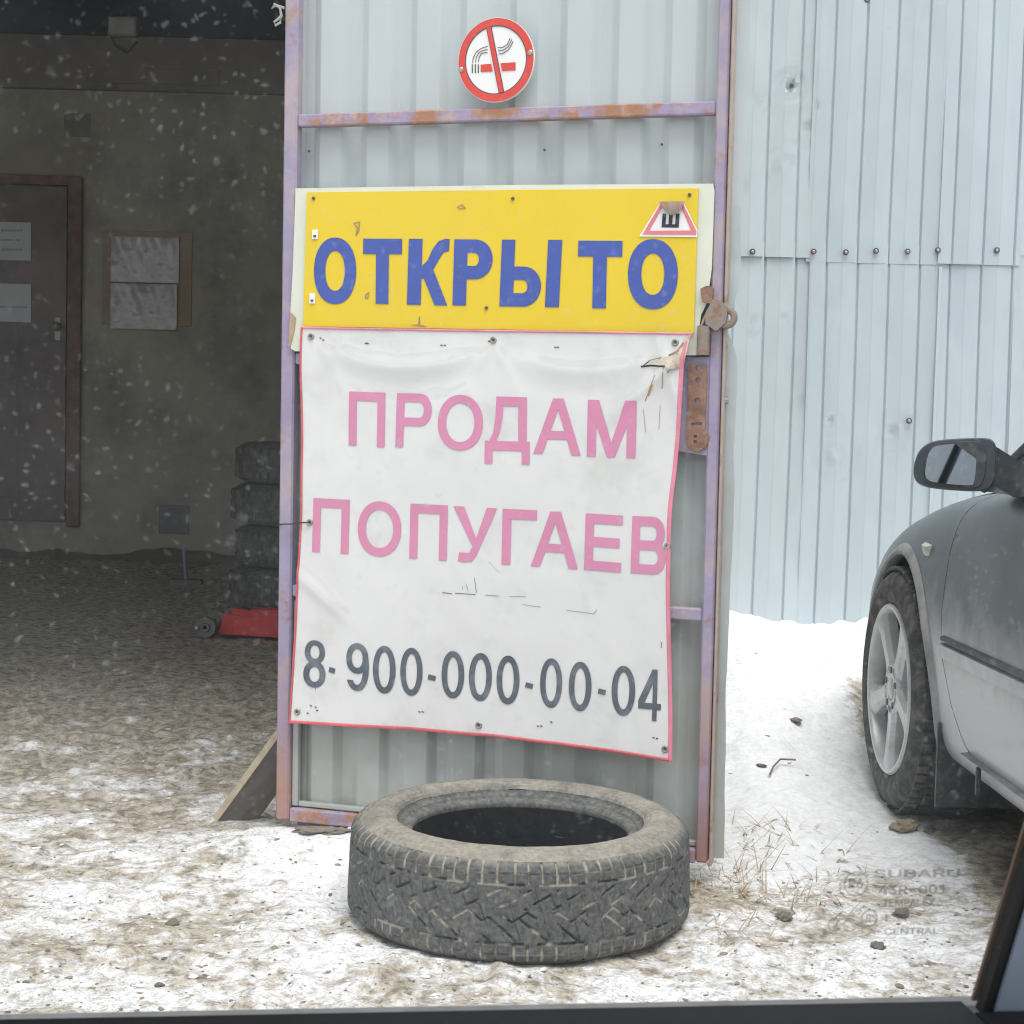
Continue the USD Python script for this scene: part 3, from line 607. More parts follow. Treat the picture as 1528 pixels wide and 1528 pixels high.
# lilac lock plate with a rusty strap on it
lp = gpoly([(1012, 533), (1060, 533), (1055, 680), (1003, 672)])
part(gate, "lock_plate", gext(lp, -0.012, -0.0035), "purple", False)
strap = gpoly([(1029, 545), (1052, 546), (1053, 560), (1050, 640), (1057, 652), (1052, 666), (1040, 672), (1029, 664), (1026, 650), (1028, 625)], 0.001).buffer(0.003)
for (hx, hy, r) in ((1042, 549, 4), (1042, 567, 4), (1041, 598, 4.5), (1038, 651, 2.2), (1038, 659, 2.8)):
    c = UV(hx, hy, 0.001); strap = strap.difference(Point(c).buffer(r * 0.00148, 12))
strap = strap.difference(LineString([UV(1034, 633), UV(1046, 632)]).buffer(0.0032))
part(gate, "rusty_strap", gext(strap, -0.003, 0.003), "rust", False)
# slide bolt: brown tube, lug with an eye, pin
c = UV(1051, 507); part(gate, "bolt_tube", trimesh.Trimesh(*_hull([G(c[0] + 0.0135 * math.cos(t), v, 0.012 + 0.013 * math.sin(t)) for t in np.linspace(0, 2 * PI, 17) for v in (UV(1050, 530)[1], UV(1050, 487)[1])]), process=False), "rustpipe", 40)
lug = gpoly([(1066, 449), (1075, 452), (1084, 460), (1081, 480), (1069, 491), (1056, 482), (1056, 468)], 0.012).buffer(0.004)
part(gate, "lug", gext(lug, 0.002, 0.018), "rustpipe", False)
ec = UV(1084, 474, 0.01); part(gate, "eye_ring", moved(trimesh.creation.torus(0.0160, 0.0075, 28, 12), G(ec[0], ec[1], 0.008), frame(gn, gd)), "rustpipe", 50)
part(gate, "rust_bracket", gext(gpoly([(1047, 432), (1056, 428), (1063, 430), (1061, 452), (1050, 450)], 0.012).buffer(0.002), 0.0015, 0.018), "rust", False)
part(gate, "pin", gbox(*sorted((UV(1064, 0)[0], UV(1080, 0)[0])), UV(1070, 600)[1], UV(1070, 586)[1] if False else UV(1070, 594)[1], -0.026, -0.012), "steel")
part(gate, "clip", gbox(UV(1075, 600)[0], UV(1085, 600)[0], UV(1078, 603)[1], UV(1078, 594)[1], -0.028, -0.010), "steel")
for (x, y) in ((462, 226), (813, 224), (988, 216)):
    c = UV(x, y, -0.034); part(gate, "rivet", moved(trimesh.creation.cylinder(0.0028, 0.004, sections=10), G(c[0], c[1], -0.031), frame(gn, gd)), "darkline")

# pale cord hanging at the top of the gate post
q = [on_plane(x, y, G0 + 0.02 * gn, gn) for x, y in ((424, 12), (412, 8), (406, 12), (409, 6), (418, 12), (420, 24), (418, 34), (411, 38), (409, 33), (416, 28), (421, 22))]
solo("cord", tube(q, 0.0032, 7), "cord", "short pale cord knotted round the left gate post at the top", "cord", 60)

# ------------------------------------------------------------------ letters (unit square, y up)
def ring(sx, sy, p=2.25):
    t = np.linspace(0, 2 * PI, 72, endpoint=False)
    f = lambda a, b: Polygon(np.column_stack([0.5 + a * np.sign(np.cos(t)) * abs(np.cos(t)) ** (2 / p), 0.5 + b * np.sign(np.sin(t)) * abs(np.sin(t)) ** (2 / p)]))
    return f(0.5, 0.5).difference(f(0.5 - sx, 0.5 - sy))


def R(x0, y0, x1, y1): return sbox(x0, y0, x1, y1)


def bowl(x0, y0, x1, y1, sx, sy):
    """half-round bowl of P, B, the soft sign"""
    h = (y1 - y0) / 2; w = min(x1 - x0, h * 1.5) ; t = np.linspace(-PI / 2, PI / 2, 24); cy = (y0 + y1) / 2; cx = x1 - max(w * 0.62, sx + 0.13)
    f = lambda rx, ry, left, lo, hi: Polygon([(left, lo)] + [(cx + rx * math.copysign(abs(math.cos(a)) ** 0.9, 1), cy + ry * math.sin(a)) for a in t] + [(left, hi)])
    o = f(x1 - cx, h, x0, y0, y1); i = f(x1 - cx - sx, h - sy, x0 + 0.0, y0 + sy, y1 - sy)
    return o.difference(i)


def L_T(sx, sy): return unary_union([R(0, 1 - sy, 1, 1), R(0.5 - sx / 2, 0, 0.5 + sx / 2, 1)])
def L_P(sx, sy): return unary_union([R(0, 0, sx, 1), bowl(sx * 0.5, 0.40, 1, 1, sx, sy)])
def L_soft(sx, sy): return unary_union([R(0, 0, sx, 1), bowl(sx * 0.5, 0, 1, 0.60, sx, sy)])
def L_B(sx, sy): return unary_union([R(0, 0, sx, 1), bowl(sx * .5, 0, 1, 0.5 + sy / 2, sx, sy), bowl(sx * .5, 0.5 - sy / 2, 0.95, 1, sx, sy)])
def L_Pe(sx, sy): return unary_union([R(0, 0, sx, 1), R(1 - sx, 0, 1, 1), R(0, 1 - sy, 1, 1)])
def L_G(sx, sy): return unary_union([R(0, 0, sx, 1), R(0, 1 - sy, 1, 1)])
def L_E(sx, sy): return unary_union([R(0, 0, sx, 1), R(0, 1 - sy, 1, 1), R(0, 0, 0.99, sy), R(0, 0.5 - sy * .45, 0.93, 0.5 + sy * .55)])
def L_A(sx, sy):
    o = Polygon([(0, 0), (sx * 1.06, 0), (0.5, 0.80), (1 - sx * 1.06, 0), (1, 0), (0.5 + sx * .6, 1), (0.5 - sx * .6, 1)])
    return unary_union([o, Polygon([(0.22, 0.27), (0.78, 0.27), (0.72, 0.27 + sy), (0.28, 0.27 + sy)])])
def L_M(sx, sy): return unary_union([R(0, 0, sx, 1), R(1 - sx, 0, 1, 1), Polygon([(0, 1), (sx * 1.25, 1), (0.5 + sx * .3, 0.10), (0.5 + sx * .42, 0), (0.5 - sx * .42, 0)]), Polygon([(1, 1), (1 - sx * 1.25, 1), (0.5 - sx * .3, 0.10), (0.5 - sx * .42, 0), (0.5 + sx * .42, 0)])])
def L_D(sx, sy):
    o = [R(0, 0.0, sx * .95, 0.30), R(1 - sx * .95, 0, 1, 0.30), R(0, 0.20, 1, 0.20 + sy), R(0.93 - sx, 0.2, 0.93, 1), R(0.25, 1 - sy, 0.93, 1)]
    o.append(Polygon([(0.03, 0.25), (0.19, 0.25), (0.33, 0.46), (0.40, 0.72), (0.41, 1), (0.25, 1), (0.235, 0.70), (0.18, 0.45)]))
    return unary_union(o)
def L_U(sx, sy):
    return unary_union([Polygon([(0, 1), (sx * 1.25, 1), (0.56, 0.36), (0.47, 0.25)]), Polygon([(1, 1), (1 - sx * 1.2, 1), (0.47, 0.33), (0.36, 0.17), (0.13, 0.175), (0.10, 0.02), (0.22, 0.0), (0.42, 0.02), (0.53, 0.14), (0.60, 0.27)])])
def L_K(sx, sy):
    arm = Polygon([(sx * .9, 0.56), (0.36, 0.60), (0.48, 0.68), (0.60, 0.86), (0.74, 0.97), (0.90, 1.0), (1.0, 1.0), (0.99, 0.82), (0.86, 0.80), (0.76, 0.70), (0.62, 0.54), (0.99, 0.0), (0.68, 0.0), (0.40, 0.40), (sx * .9, 0.40)])
    return unary_union([R(0, 0, sx, 1), arm])
def L_8(sx, sy):
    a = affinity.scale(ring(sx, sy * 1.8, 2.1), 0.94, 0.56, origin=(0, 0)); b = affinity.scale(ring(sx, sy * 1.8, 2.1), 0.86, 0.50, origin=(0, 0))
    return unary_union([affinity.translate(a, 0.03, 0), affinity.translate(b, 0.07, 0.50)])
def L_4(sx, sy): return unary_union([R(0.62, 0, 0.62 + sx, 1), R(0, 0.22, 1, 0.22 + sy), Polygon([(0, 0.22), (0, 0.38), (0.60, 1), (0.7, 1), (0.7, 0.80), (0.16, 0.22)])])
def L_9(sx, sy):
    a = affinity.translate(affinity.scale(ring(sx, sy * 1.5, 2.1), 0.94, 0.64, origin=(0, 0)), 0.03, 0.36)
    o = ring(sx, sy, 2.2).intersection(R(0.5, 0, 1, 0.7)); t = ring(sx, sy, 2.2).intersection(R(0, 0, 0.5, 0.22))
    return unary_union([a, o, t])


def letter_uv(poly, quad, n, edge=0.012):
    """unit letter -> pixel quad (tl, tr, br, bl) -> gate plane: a flat mesh of (u, v)"""
    q = [np.array(UV(x, y, n)) for x, y in quad]
    m = fill(poly.buffer(0), 0.09)
    s, t = m.vertices[:, 0:1], m.vertices[:, 1:2]
    uv = (1 - t) * ((1 - s) * q[3] + s * q[2]) + t * ((1 - s) * q[0] + s * q[1])
    return uv, m.faces


def quad(x0, x1, yt0, yt1, yb0, yb1, lean=0.0): return [(x0 + lean, yt0), (x1 + lean, yt1), (x1, yb1), (x0, yb0)]


# cream backing board, yellow sign
NB = 0.006
cb = gpoly([(441, 281), (760, 276), (1064, 274), (1066, 285), (1062, 400), (1055, 452), (1046, 470), (1042, 500), (1039, 530), (760, 531), (440, 524), (434, 520), (432, 490), (437, 400)], NB)
bb = thing("backing_board", "cream plastic board behind the yellow sign on the gate", "board", G(0.4, 1.05, 0.004))
part(bb, "board", gext(cb, 0.002, NB), "cream", False)
part(bb, "torn_edge", gext(gpoly([(434, 466), (442, 474), (440, 492), (434, 516), (431, 518), (432, 490)], NB), NB + 0.0005, NB + 0.002), "brownedge", False)
part(bb, "torn_edge", gext(gpoly([(1048, 478), (1055, 462), (1051, 480), (1044, 494), (1041, 497)], NB), NB + 0.0005, NB + 0.002), "brownedge", False)
NY = 0.012
sg = thing("open_sign", "yellow sign with blue lettering reading ОТКРЫТО on the gate", "sign", G(0.4, 1.1, NY))
part(sg, "panel", gext(gpoly([(458, 287), (760, 283.5), (1042, 281), (1035, 497), (760, 492), (452, 487)], NY), NB + 0.001, NY), "yellow", False)
SY = 0.21
word = [(ring(0.27, 0.20, 2.15), quad(468, 531, 354, 355, 453, 454.5, 1)), (L_T(0.33, 0.235), quad(541, 599, 356, 356.5, 453, 454, 1)), (L_K(0.34, 0.2), quad(607, 668, 356.5, 356.5, 454.5, 456, 3)),
        (L_P(0.35, 0.2), quad(675, 733, 357, 357.5, 455.5, 457, 3)), (L_soft(0.33, 0.2), quad(745, 806, 357.5, 358, 457, 458, 4)), (R(0, 0, 1, 1), quad(813, 834, 358, 358, 458, 458.5, 5)),
        (L_T(0.31, 0.235), quad(861, 927, 359, 359.5, 459.5, 460.5, 2)), (ring(0.27, 0.205, 2.15), quad(936.5, 1011, 356.5, 357, 461, 462, 1))]
for p_, q_ in word:
    uv, f = letter_uv(p_, q_, NY + 0.0012)
    part(sg, "letter", trimesh.Trimesh(G(uv[:, 0], uv[:, 1], NY + 0.0012), f, process=False), "blue", False)
for (x, y) in ((468, 296), (765.5, 296.5), (1029, 291), (726, 459.5)):
    c = UV(x, y, NY); part(sg, "screw", moved(trimesh.creation.cylinder(0.0038, 0.004, sections=14), G(c[0], c[1], NY + 0.001), frame(gn, gd)), "darkline", 30)
for (x0, y0_, x1, y1_) in ((466, 343, 475, 357), (462, 438, 471, 453)):
    a, b = UV(x0, y1_, NY), UV(x1, y0_, NY)
    tg = part(sg, "small_tag", gbox(a[0], b[0], a[1], b[1], NY + 0.0006, NY + 0.003, 0.0006), "white")
    part(tg, "mark", gbox(a[0] + 0.004, b[0] - 0.004, a[1] + 0.004, a[1] + 0.009, NY + 0.0034, NY + 0.0042, 0.0002), "darkline")
# scuffs on the sign
for pts in ([(527, 333), (537, 331), (536, 345), (531, 352), (533, 340)], [(682, 309), (690, 305), (695, 311), (686, 312)], [(545, 440), (551, 436), (549, 446), (545, 445)], [(615, 485), (624, 484), (626, 472), (627, 485), (636, 487)]):
    o = gpoly(pts, NY); part(sg, "scuff", gext(o.buffer(0.0008).difference(o.buffer(-0.0022)), NY + 0.0004, NY + 0.0009), "stain", False)
# triangular sticker whose top has peeled
tri = lambda pts, n0, n1: gext(gpoly(pts, NY), NY + n0, NY + n1)
sk = part(sg, "sticker", tri([(954, 353), (985, 303), (1021, 303), (1041, 344), (1040, 354)], 0.0012, 0.0019), "white", False, label="white and pink triangular sticker with a black letter")
part(sk, "sticker_band", gext(gpoly([(959, 350), (986, 304.5), (1019.5, 304.5), (1039.5, 345), (1039, 350.5)], NY).difference(gpoly([(971, 343.5), (992, 306), (1014, 306), (1030, 343)], NY).buffer(0.0015)), NY + 0.0021, NY + 0.0027), "pinkred", False)
sha = unary_union([R(0, 0, .22, 1), R(.39, 0, .61, 1), R(.78, 0, 1, 1), R(0, 0, 1, .24)])
uv, f = letter_uv(sha, [(989, 319), (1014.5, 319), (1013, 340), (987.5, 339.5)], NY); part(sk, "sticker_letter", trimesh.Trimesh(G(uv[:, 0], uv[:, 1], NY + 0.0027), f, process=False), "black", False)
flap = [UV(*q, NY) for q in ((985, 302), (1021, 301.5), (1017, 313), (1009, 321), (1002, 321.5), (994, 315))]
fm = fill(Polygon(flap).buffer(0.001), 0.006); vz = fm.vertices; top = vz[:, 1].max()
part(sk, "peeled_flap", trimesh.Trimesh(G(vz[:, 0], vz[:, 1], NY + 0.0035 + 0.010 * np.sin(np.clip((top - vz[:, 1]) / 0.036, 0, 1) * 2.6)), fm.faces, process=False), "rustpipe", True)

# no-smoking sign
NS = 0.003
def spx(x, y): return UV(x, y, NS)
cu, cv = spx(740, 89.5); rx = (spx(797, 90)[0] - spx(683.5, 90)[0]) / 2; ry = (spx(740, 26.5)[1] - spx(740, 153)[1]) / 2
ell = lambda k, e=64: Polygon([(cu + k * rx * math.cos(t), cv + k * ry * math.sin(t)) for t in np.linspace(0, 2 * PI, e, endpoint=False)])
ns_ = thing("no_smoking_sign", "round red and white no smoking sign high on the gate", "sign", G(cu, cv, 0))
part(ns_, "disc", gext(ell(1.0, 96), -0.004, NS), "white", False)
part(ns_, "red_ring", gext(ell(0.985, 96).difference(ell(0.815, 96)), NS + 0.0006, NS + 0.0014), "red", False)
part(ns_, "ring_line", gext(ell(0.815, 96).difference(ell(0.79, 96)), NS + 0.0006, NS + 0.0012), "darkline", False)
sl = LineString([spx(729.5, 40), spx(748.5, 138)]).buffer(0.0046, cap_style=2).intersection(ell(0.80))
slo = LineString([spx(729.5, 40), spx(748.5, 138)]).buffer(0.0062, cap_style=2).intersection(ell(0.80)); gap = LineString([spx(729.5, 40), spx(748.5, 138)]).buffer(0.0105, cap_style=2)
part(ns_, "slash", gext(sl, NS + 0.0018, NS + 0.0026), "red", False); part(ns_, "slash_outline", gext(slo, NS + 0.0008, NS + 0.0014), "darkline", False)
cg = gpoly([(717.5, 96.5), (769.5, 93), (769.5, 105), (717.5, 107.5)], NS).difference(gap)
part(ns_, "cigarette", gext(cg, NS + 0.0008, NS + 0.0014), "red", False)
for x in (705, 709.5, 714): part(ns_, "ash_bar", gext(LineString([spx(x, 96), spx(x, 109)]).buffer(0.0011, cap_style=2), NS + 0.0008, NS + 0.0014), "darkline", False)
for k in range(3):
    o = [(705.5 + 4.3 * k, 93.5 - 0.6 * k), (706.5 + 4.3 * k, 86 - 0.2 * k), (711 + 3.8 * k, 77.5 + 1.2 * k), (718 + 3.0 * k, 72.5 + 3.0 * k), (727.5, 69.0 + 5 * k)]
    o = [spx(*q) for q in o]; part(ns_, "smoke_line", gext(LineString(o).buffer(0.0007).difference(gap), NS + 0.0008, NS + 0.0014), "darkline", False)
    o = [(743, 71.2 + 4.6 * k), (750, 71 + 4.6 * k), (757 + 1.2 * k, 66.5 + 3.6 * k), (761.5 + 2.2 * k, 57 + 2.5 * k)]
    o = [spx(*q) for q in o]; part(ns_, "smoke_line", gext(LineString(o).buffer(0.0007).difference(gap), NS + 0.0008, NS + 0.0014), "darkline", False)
for (x, y) in ((688, 104), (791.5, 78.5)):
    c = spx(x, y); b_ = m3.Manifold.sphere(0.0062, 24).scale((1, 1, 0.6)); part(ns_, "bolt", moved(tm(b_), G(c[0], c[1], NS + 0.001), frame(gn, gd)), "steel", 60)

# ------------------------------------------------------------------ banner
NBN = 0.020


def dn(u, v):
    """how far the vinyl stands off its mean plane"""
    p = np.stack([u * 3.0, v * 1.6, 0 * u], -1)
    w = 0.015 * (meshkit.fbm(p, 2, 71) - 0.5) + 0.005 * (meshkit.fbm(np.stack([u * 9, v * 7, 0 * u], -1), 2, 72) - 0.5) + 0.0022 * (meshkit.fbm(np.stack([u * 30 + v * 8, v * 14, 0 * u], -1), 2, 73) - 0.5)
    e1, e2, e3 = UV(470, 503, NBN), UV(736, 508, NBN), UV(1008, 512, NBN)
    for a_, b_, k_ in ((e1, e2, 1.0), (e2, e3, 0.6)):
        h_ = np.clip((u - a_[0]) / (b_[0] - a_[0]), 0, 1); v0 = a_[1] + (b_[1] - a_[1]) * h_ - 0.05 * np.sin(PI * h_) ** 0.8 - 0.012
        w = w + k_ * 0.006 * np.sin(PI * h_) * (np.exp(-((v - v0) / 0.018) ** 2) - 0.6 * np.exp(-((v - v0 + 0.045) / 0.022) ** 2))
    for a_, dx, dz, k_ in ((e1, 0.55, -0.83, 0.005), (e2, -0.5, -0.86, 0.004), (e2, 0.45, -0.9, 0.004), (e3, -0.45, -0.9, 0.006)):
        al, ac = (u - a_[0]) * dx + (v - a_[1]) * dz, (u - a_[0]) * dz - (v - a_[1]) * dx
        w = w + k_ * np.exp(-(ac / (0.008 + 0.08 * np.clip(al, 0, 1))) ** 2) * sstep(al, 0.005, 0.05) * np.exp(-np.clip(al, 0, 9) / 0.12)
    c = UV(470, 880, NBN); t = (u - c[0]) * 0.62 + (v - c[1]) * 0.78; w = w + 0.007 * np.exp(-(t / 0.014) ** 2) * np.exp(-(((u - c[0]) * 0.78 - (v - c[1]) * 0.62) / 0.09) ** 2)
    c = UV(1000, 560, NBN); t = (u - c[0]) * 0.9 + (v - c[1]) * 0.3; w = w + 0.008 * np.exp(-(t / 0.012) ** 2) * np.exp(-((v - c[1]) / 0.16) ** 2)
    c = UV(985, 560, NBN); t = (u - c[0]) * 0.6 - (v - c[1]) * 0.7; w = w + 0.006 * np.exp(-(t / 0.010) ** 2) * np.exp(-(((u - c[0]) * 0.7 + (v - c[1]) * 0.6) / 0.09) ** 2)
    return w


def curve(pts, n):
    q = np.array([UV(x, y, NBN) for x, y in pts]); s = np.concatenate([[0], np.cumsum(np.linalg.norm(np.diff(q, axis=0), axis=1))]); s /= s[-1]
    t = np.linspace(0, 1, n); f = PchipInterpolator(s, q); return f(t)


nu, nv = 120, 130
top_ = curve([(449, 487.5), (560, 490), (760, 493), (900, 495), (1034, 497)], nu); bot = curve([(431, 1078.5), (520, 1084), (640, 1091), (740, 1099.5), (800, 1107), (880, 1117), (1003, 1136)], nu)
lef = curve([(431, 1078.5), (436, 1000), (440, 930), (444, 850), (448, 760), (449, 640), (447, 540), (449, 487.5)], nv); rig = curve([(1003, 1136), (1003, 1060), (1000.5, 960), (999, 860), (1001, 780), (1010, 690), (1017, 600), (1020, 545), (1034, 497)], nv)
S, T = np.meshgrid(np.linspace(0, 1, nu), np.linspace(0, 1, nv), indexing="ij")
S3, T3 = S[..., None], T[..., None]
BUV = (1 - T3) * bot[:, None] + T3 * top_[:, None] + (1 - S3) * lef[None] + S3 * rig[None] - ((1 - S3) * (1 - T3) * bot[0] + S3 * (1 - T3) * bot[-1] + (1 - S3) * T3 * top_[0] + S3 * T3 * top_[-1])
bn = thing("banner", "white vinyl banner with pink lettering ПРОДАМ ПОПУГАЕВ hung on the gate", "banner", G(0.42, 0.3, NBN))
def bpt(uv, off): return G(uv[..., 0], uv[..., 1], NBN + dn(uv[..., 0], uv[..., 1]) + off)
part(bn, "vinyl", sheet(bpt(BUV, 0.0), -0.0008 * gn), "banner", True)


def strip(c, inward, w, off, uniform=1.0):
    """ribbon along a banner edge"""
    k = np.linspace(0, 1, 3)[None, :, None]; q = c[:, None] + k * w * inward[:, None]
    return q


def hem(c, inner, w, material):
    d_ = inner - c; d_ /= np.linalg.norm(d_, axis=1, keepdims=True); k = np.linspace(-0.15, 1, 4)[None, :, None]
    q = c[:, None] + k * w * d_[:, None]; P_ = bpt(q, 0.0); P_ += gn * (0.0012 + 0.0018 * np.sin(np.linspace(0, PI, 4)))[None, :, None]
    part(bn, "hem", sheet(P_, -0.0006 * gn), material, True)


hem(bot, BUV[:, 6], 0.0058, "hem"); hem(lef, BUV[5, :], 0.0042, "hem"); hem(top_, BUV[:, -6], 0.0042, "hempink"); hem(rig, BUV[-6, :], 0.0078, "hempink")


def blet(poly, q, material, name="letter"):
    uv, f = letter_uv(poly, q, NBN); m = trimesh.Trimesh(bpt(uv, 0.0012), f, process=False)
    part(bn, name, m, material, True)


sx = 0.215; O_ = ring(0.185, 0.15, 2.1)
for p_, q_ in [(L_Pe(0.215, 0.165), quad(519.5, 574, 584, 586, 664.5, 667.5, 1)), (L_P(0.225, 0.155), quad(590, 643, 586.5, 588, 667, 669, 2)), (O_, quad(653, 720, 588, 590.5, 671, 673, 1.5)),
               (L_D(0.185, 0.14), quad(723.5, 790, 591, 593, 691.5, 693.5, 1)), (L_A(0.185, 0.15), quad(795.5, 866, 594, 595, 676.5, 680, 2)), (L_M(0.185, 0.2), quad(875, 948, 596.5, 598, 681, 683.5, 2))]: blet(p_, q_, "pink")
for p_, q_ in [(L_Pe(0.215, 0.165), quad(465.5, 520, 743, 746, 823, 826.5, 2)), (O_, quad(533.5, 598.5, 747, 749.5, 829, 831, 1)), (L_Pe(0.21, 0.165), quad(611, 667, 751.5, 754, 833, 836.5, 2)), (L_U(0.195, 0.2), quad(677, 742, 755, 758.5, 838, 841)),
               (L_G(0.26, 0.18), quad(748, 799, 759, 761.5, 842, 844, 2)), (L_A(0.185, 0.15), quad(791.5, 862, 762.5, 764.5, 844.5, 849.5, 2)), (L_E(0.235, 0.17), quad(871, 927, 766, 769.5, 850, 854.5, 2.5)), (L_B(0.235, 0.165), quad(941, 993, 770, 772, 855, 858, 2.5))]: blet(p_, q_, "pink")
Z_ = ring(0.25, 0.13, 2.1)
num = [(L_8(0.27, 0.12), 451, 486, 954, 1026), (None, 490, 499, 995, 1004), (L_9(0.25, 0.13), 515, 550, 958, 1031), (Z_, 556, 590, 962, 1035), (Z_, 597, 630, 965, 1038), (None, 638, 649, 1006, 1015), (Z_, 658, 692, 970, 1042), (Z_, 699, 733, 973, 1046), (Z_, 740, 774, 977, 1051),
       (None, 783, 794, 1018, 1027), (Z_, 805, 838, 981, 1056), (Z_, 848, 882, 986, 1061), (None, 892, 903, 1027, 1036), (Z_, 912, 947, 992, 1068), (L_4(0.20, 0.12), 952, 986, 997, 1075)]
for p_, x0, x1, yt, yb in num: blet(R(0, 0, 1, 1) if p_ is None else p_, quad(x0, x1, yt, yt + 3, yb - 1.5, yb + 1.5, 1.5), "digit", "dash" if p_ is None else "digit")
for (x, y) in ((463.5, 502), (736, 507.5), (1008, 511), (462, 779.5), (996, 815), (443.5, 1062), (714.5, 1082), (993, 1117)):
    c = np.array(UV(x, y, NBN)); t_ = moved(trimesh.creation.torus(0.0056, 0.0023, 24, 10), bpt(c, 0.001), frame(gn, gd))
    e = part(bn, "eyelet", t_, "brass", 60); part(e, "eyelet_hole", moved(trimesh.creation.cylinder(0.004, 0.0012, sections=20), bpt(c, 0.0009), frame(gn, gd)), "darkline", 30)
# marks on the vinyl: folds worn grey, a tear and rust stains at the top right corner
def bmark(pts, w, material, name="scratch"):
    o = LineString([UV(x, y, NBN) for x, y in pts]).buffer(w, cap_style=1); m = fill(o, 0.02); part(bn, name, trimesh.Trimesh(bpt(m.vertices[:, :2], 0.0012), m.faces, process=False), material, True)
for pts, w in (([(661, 884), (675, 886)], .0011), ([(680, 885), (709, 887)], .0011), ([(725, 888), (744, 889.5)], .0008), ([(760, 890), (784, 890.5)], .0006), ([(708, 862), (711, 884)], .0007), ([(696, 872), (699, 881)], .0006), ([(690, 874), (691, 880)], .0005), ([(779, 902), (806, 906)], .0006), ([(845, 911), (886, 916), (890, 910)], .0006), ([(987, 958), (987, 966)], .0012), ([(745, 855), (729, 838), ], .0003), ([(470, 1022.5), (471, 1030)], .0006)):
    bmark(pts, w * .75, "digit")
for (x, y) in ((477, 504), (481, 507), (545, 512), (548, 512), (658, 515), (663, 515), (729, 509), (828, 518), (832, 518), (463, 1053), (470, 1055), (458, 1064), (625, 1062), (630, 1062), (472, 1060), (802, 1083), (807, 1083), (822, 1077), (975, 1100), (980, 1101)):
    bmark([(x, y), (x + 1.6, y + 0.6)], .0014, "darkline", "staple_mark")
bmark([(958, 547), (972, 545.5), (993, 547)], .0019, "black", "tear"); bmark([(960, 546), (970, 538), (988, 534)], .0010, "darkline", "tear"); bmark([(992, 548), (990, 560), (988, 580)], .0009, "stain", "tear")
fl_ = fill(Polygon([UV(*q, NBN) for q in ((970, 538), (1012, 530), (1020, 505), (1032, 498), (1020, 548), (1000, 552), (992, 546), (968, 544))]).buffer(0), 0.01)
M["banner_stained"] = mat("stained_vinyl", (0.62, 0.56, 0.45), rough=0.55, var=0.12, vscale=18, dirt=((0.36, 0.21, 0.09), 28, 0.50, 0.66, 0.9))
part(bn, "stained_corner", trimesh.Trimesh(bpt(fl_.vertices[:, :2], 0.0030 + 0.003 * np.sin(fl_.vertices[:, 0] * 160)), fl_.faces, process=False), "banner_stained", True)
for pts, w in (([(1012, 528), (1004, 545), (998, 556)], .0016), ([(1020, 512), (1011, 524), (1000, 530)], .0018), ([(978, 560), (970, 580), (963, 598)], .0009), ([(974, 575), (968, 590)], .0016), ([(985, 605), (983, 640)], .0005), ([(960, 610), (963, 645)], .0005)): bmark(pts, w, "stain", "rust_streak")
# black tie wire from the left eyelet round the post
q = [on_plane(x, y, G0 + (NBN + o) * gn, gn) for x, y, o in ((462, 779.5, 0.006), (448, 780, 0.004), (436, 782, 0.001), (425, 782, -0.012), (419, 782.5, -0.018), (416, 783, -0.03), (418, 783, -0.062))]
solo("tie_wire", tube(q, 0.0017, 6), "wire", "thin black tie wire from banner eyelet to the left gate post", "wire", 60)

# ------------------------------------------------------------------ plank propping the gate
f0 = on_ground(315, 1229, 0.0); t0 = on_plane(416, 1090, G0 - 0.10 * gn, gn)
ax = t0 - f0; ln = np.linalg.norm(ax); ax /= ln
wv = np.array([0.28, 0.55, -0.80]); wv -= ax * (wv @ ax); wv /= np.linalg.norm(wv); nv_ = np.cross(ax, wv)
if nv_[1] > 0: nv_ = -nv_
pk = thing("plank", "grey weathered plank leaning against the back of the gate", "plank", f0)
def plank(l0, l1, w0, w1, n0, n1, bend=0.0):
    m = rbox(l0, l1, w0, w1, n0, n1, 0.002); v = m.vertices; return trimesh.Trimesh(f0 + v[:, 0:1] * ax + v[:, 1:2] * wv + v[:, 2:3] * nv_, m.faces, process=False)
part(pk, "board", plank(0.0, ln + 0.06, 0.006, 0.10, -0.012, 0.012), "wood"); part(pk, "sawn_edge", plank(0.0, ln + 0.06, 0.0, 0.0055, -0.012, 0.012), "woodedge")

# ------------------------------------------------------------------ the tyre lying in front of the gate
TR = 0.342; TD = 3.20
tc = at_y(774, 1320, TD) * np.array([1, 1, 0])
TZ = ground_z(tc[0], tc[1], False) - 0.006
ty = thing("tyre", "worn winter tyre caked in dried mud lying flat before the gate", "tyre", (tc[0], tc[1], float(TZ)))
H = 0.215
na, nw = 1500, 90
w = np.linspace(-1, 1, nw); a = np.linspace(0, 2 * PI, na, endpoint=False)
rw = TR - 0.0025 * (w / 0.75) ** 2 - 0.016 * np.clip((abs(w) - 0.78) / 0.22, 0, 1) ** 2
zw = H / 2 + 0.092 * w
A, Wg = np.meshgrid(a, w, indexing="ij")
def near(x, width): return np.clip(1.25 - abs(x) / width, 0, 1)       # 1 on a groove line, falling to 0 at its edge
def frac(x): return x - np.round(x)
rs = TR
N1 = 78
g = np.zeros_like(A)
jit = 0.10 * np.sin(A * 13) + 0.06 * np.sin(A * 29 + 1)
lat = near(frac(A * N1 / (2 * PI) + jit + 0.12 * np.sign(Wg) * (abs(Wg) - 0.6)) * (2 * PI * rs / N1), 0.0026) * (abs(Wg) > 0.60)
circ = near((abs(Wg) - 0.585) * 0.092, 0.0026) * (np.sin(A * 19 + 2) > -0.75)
N2 = 39
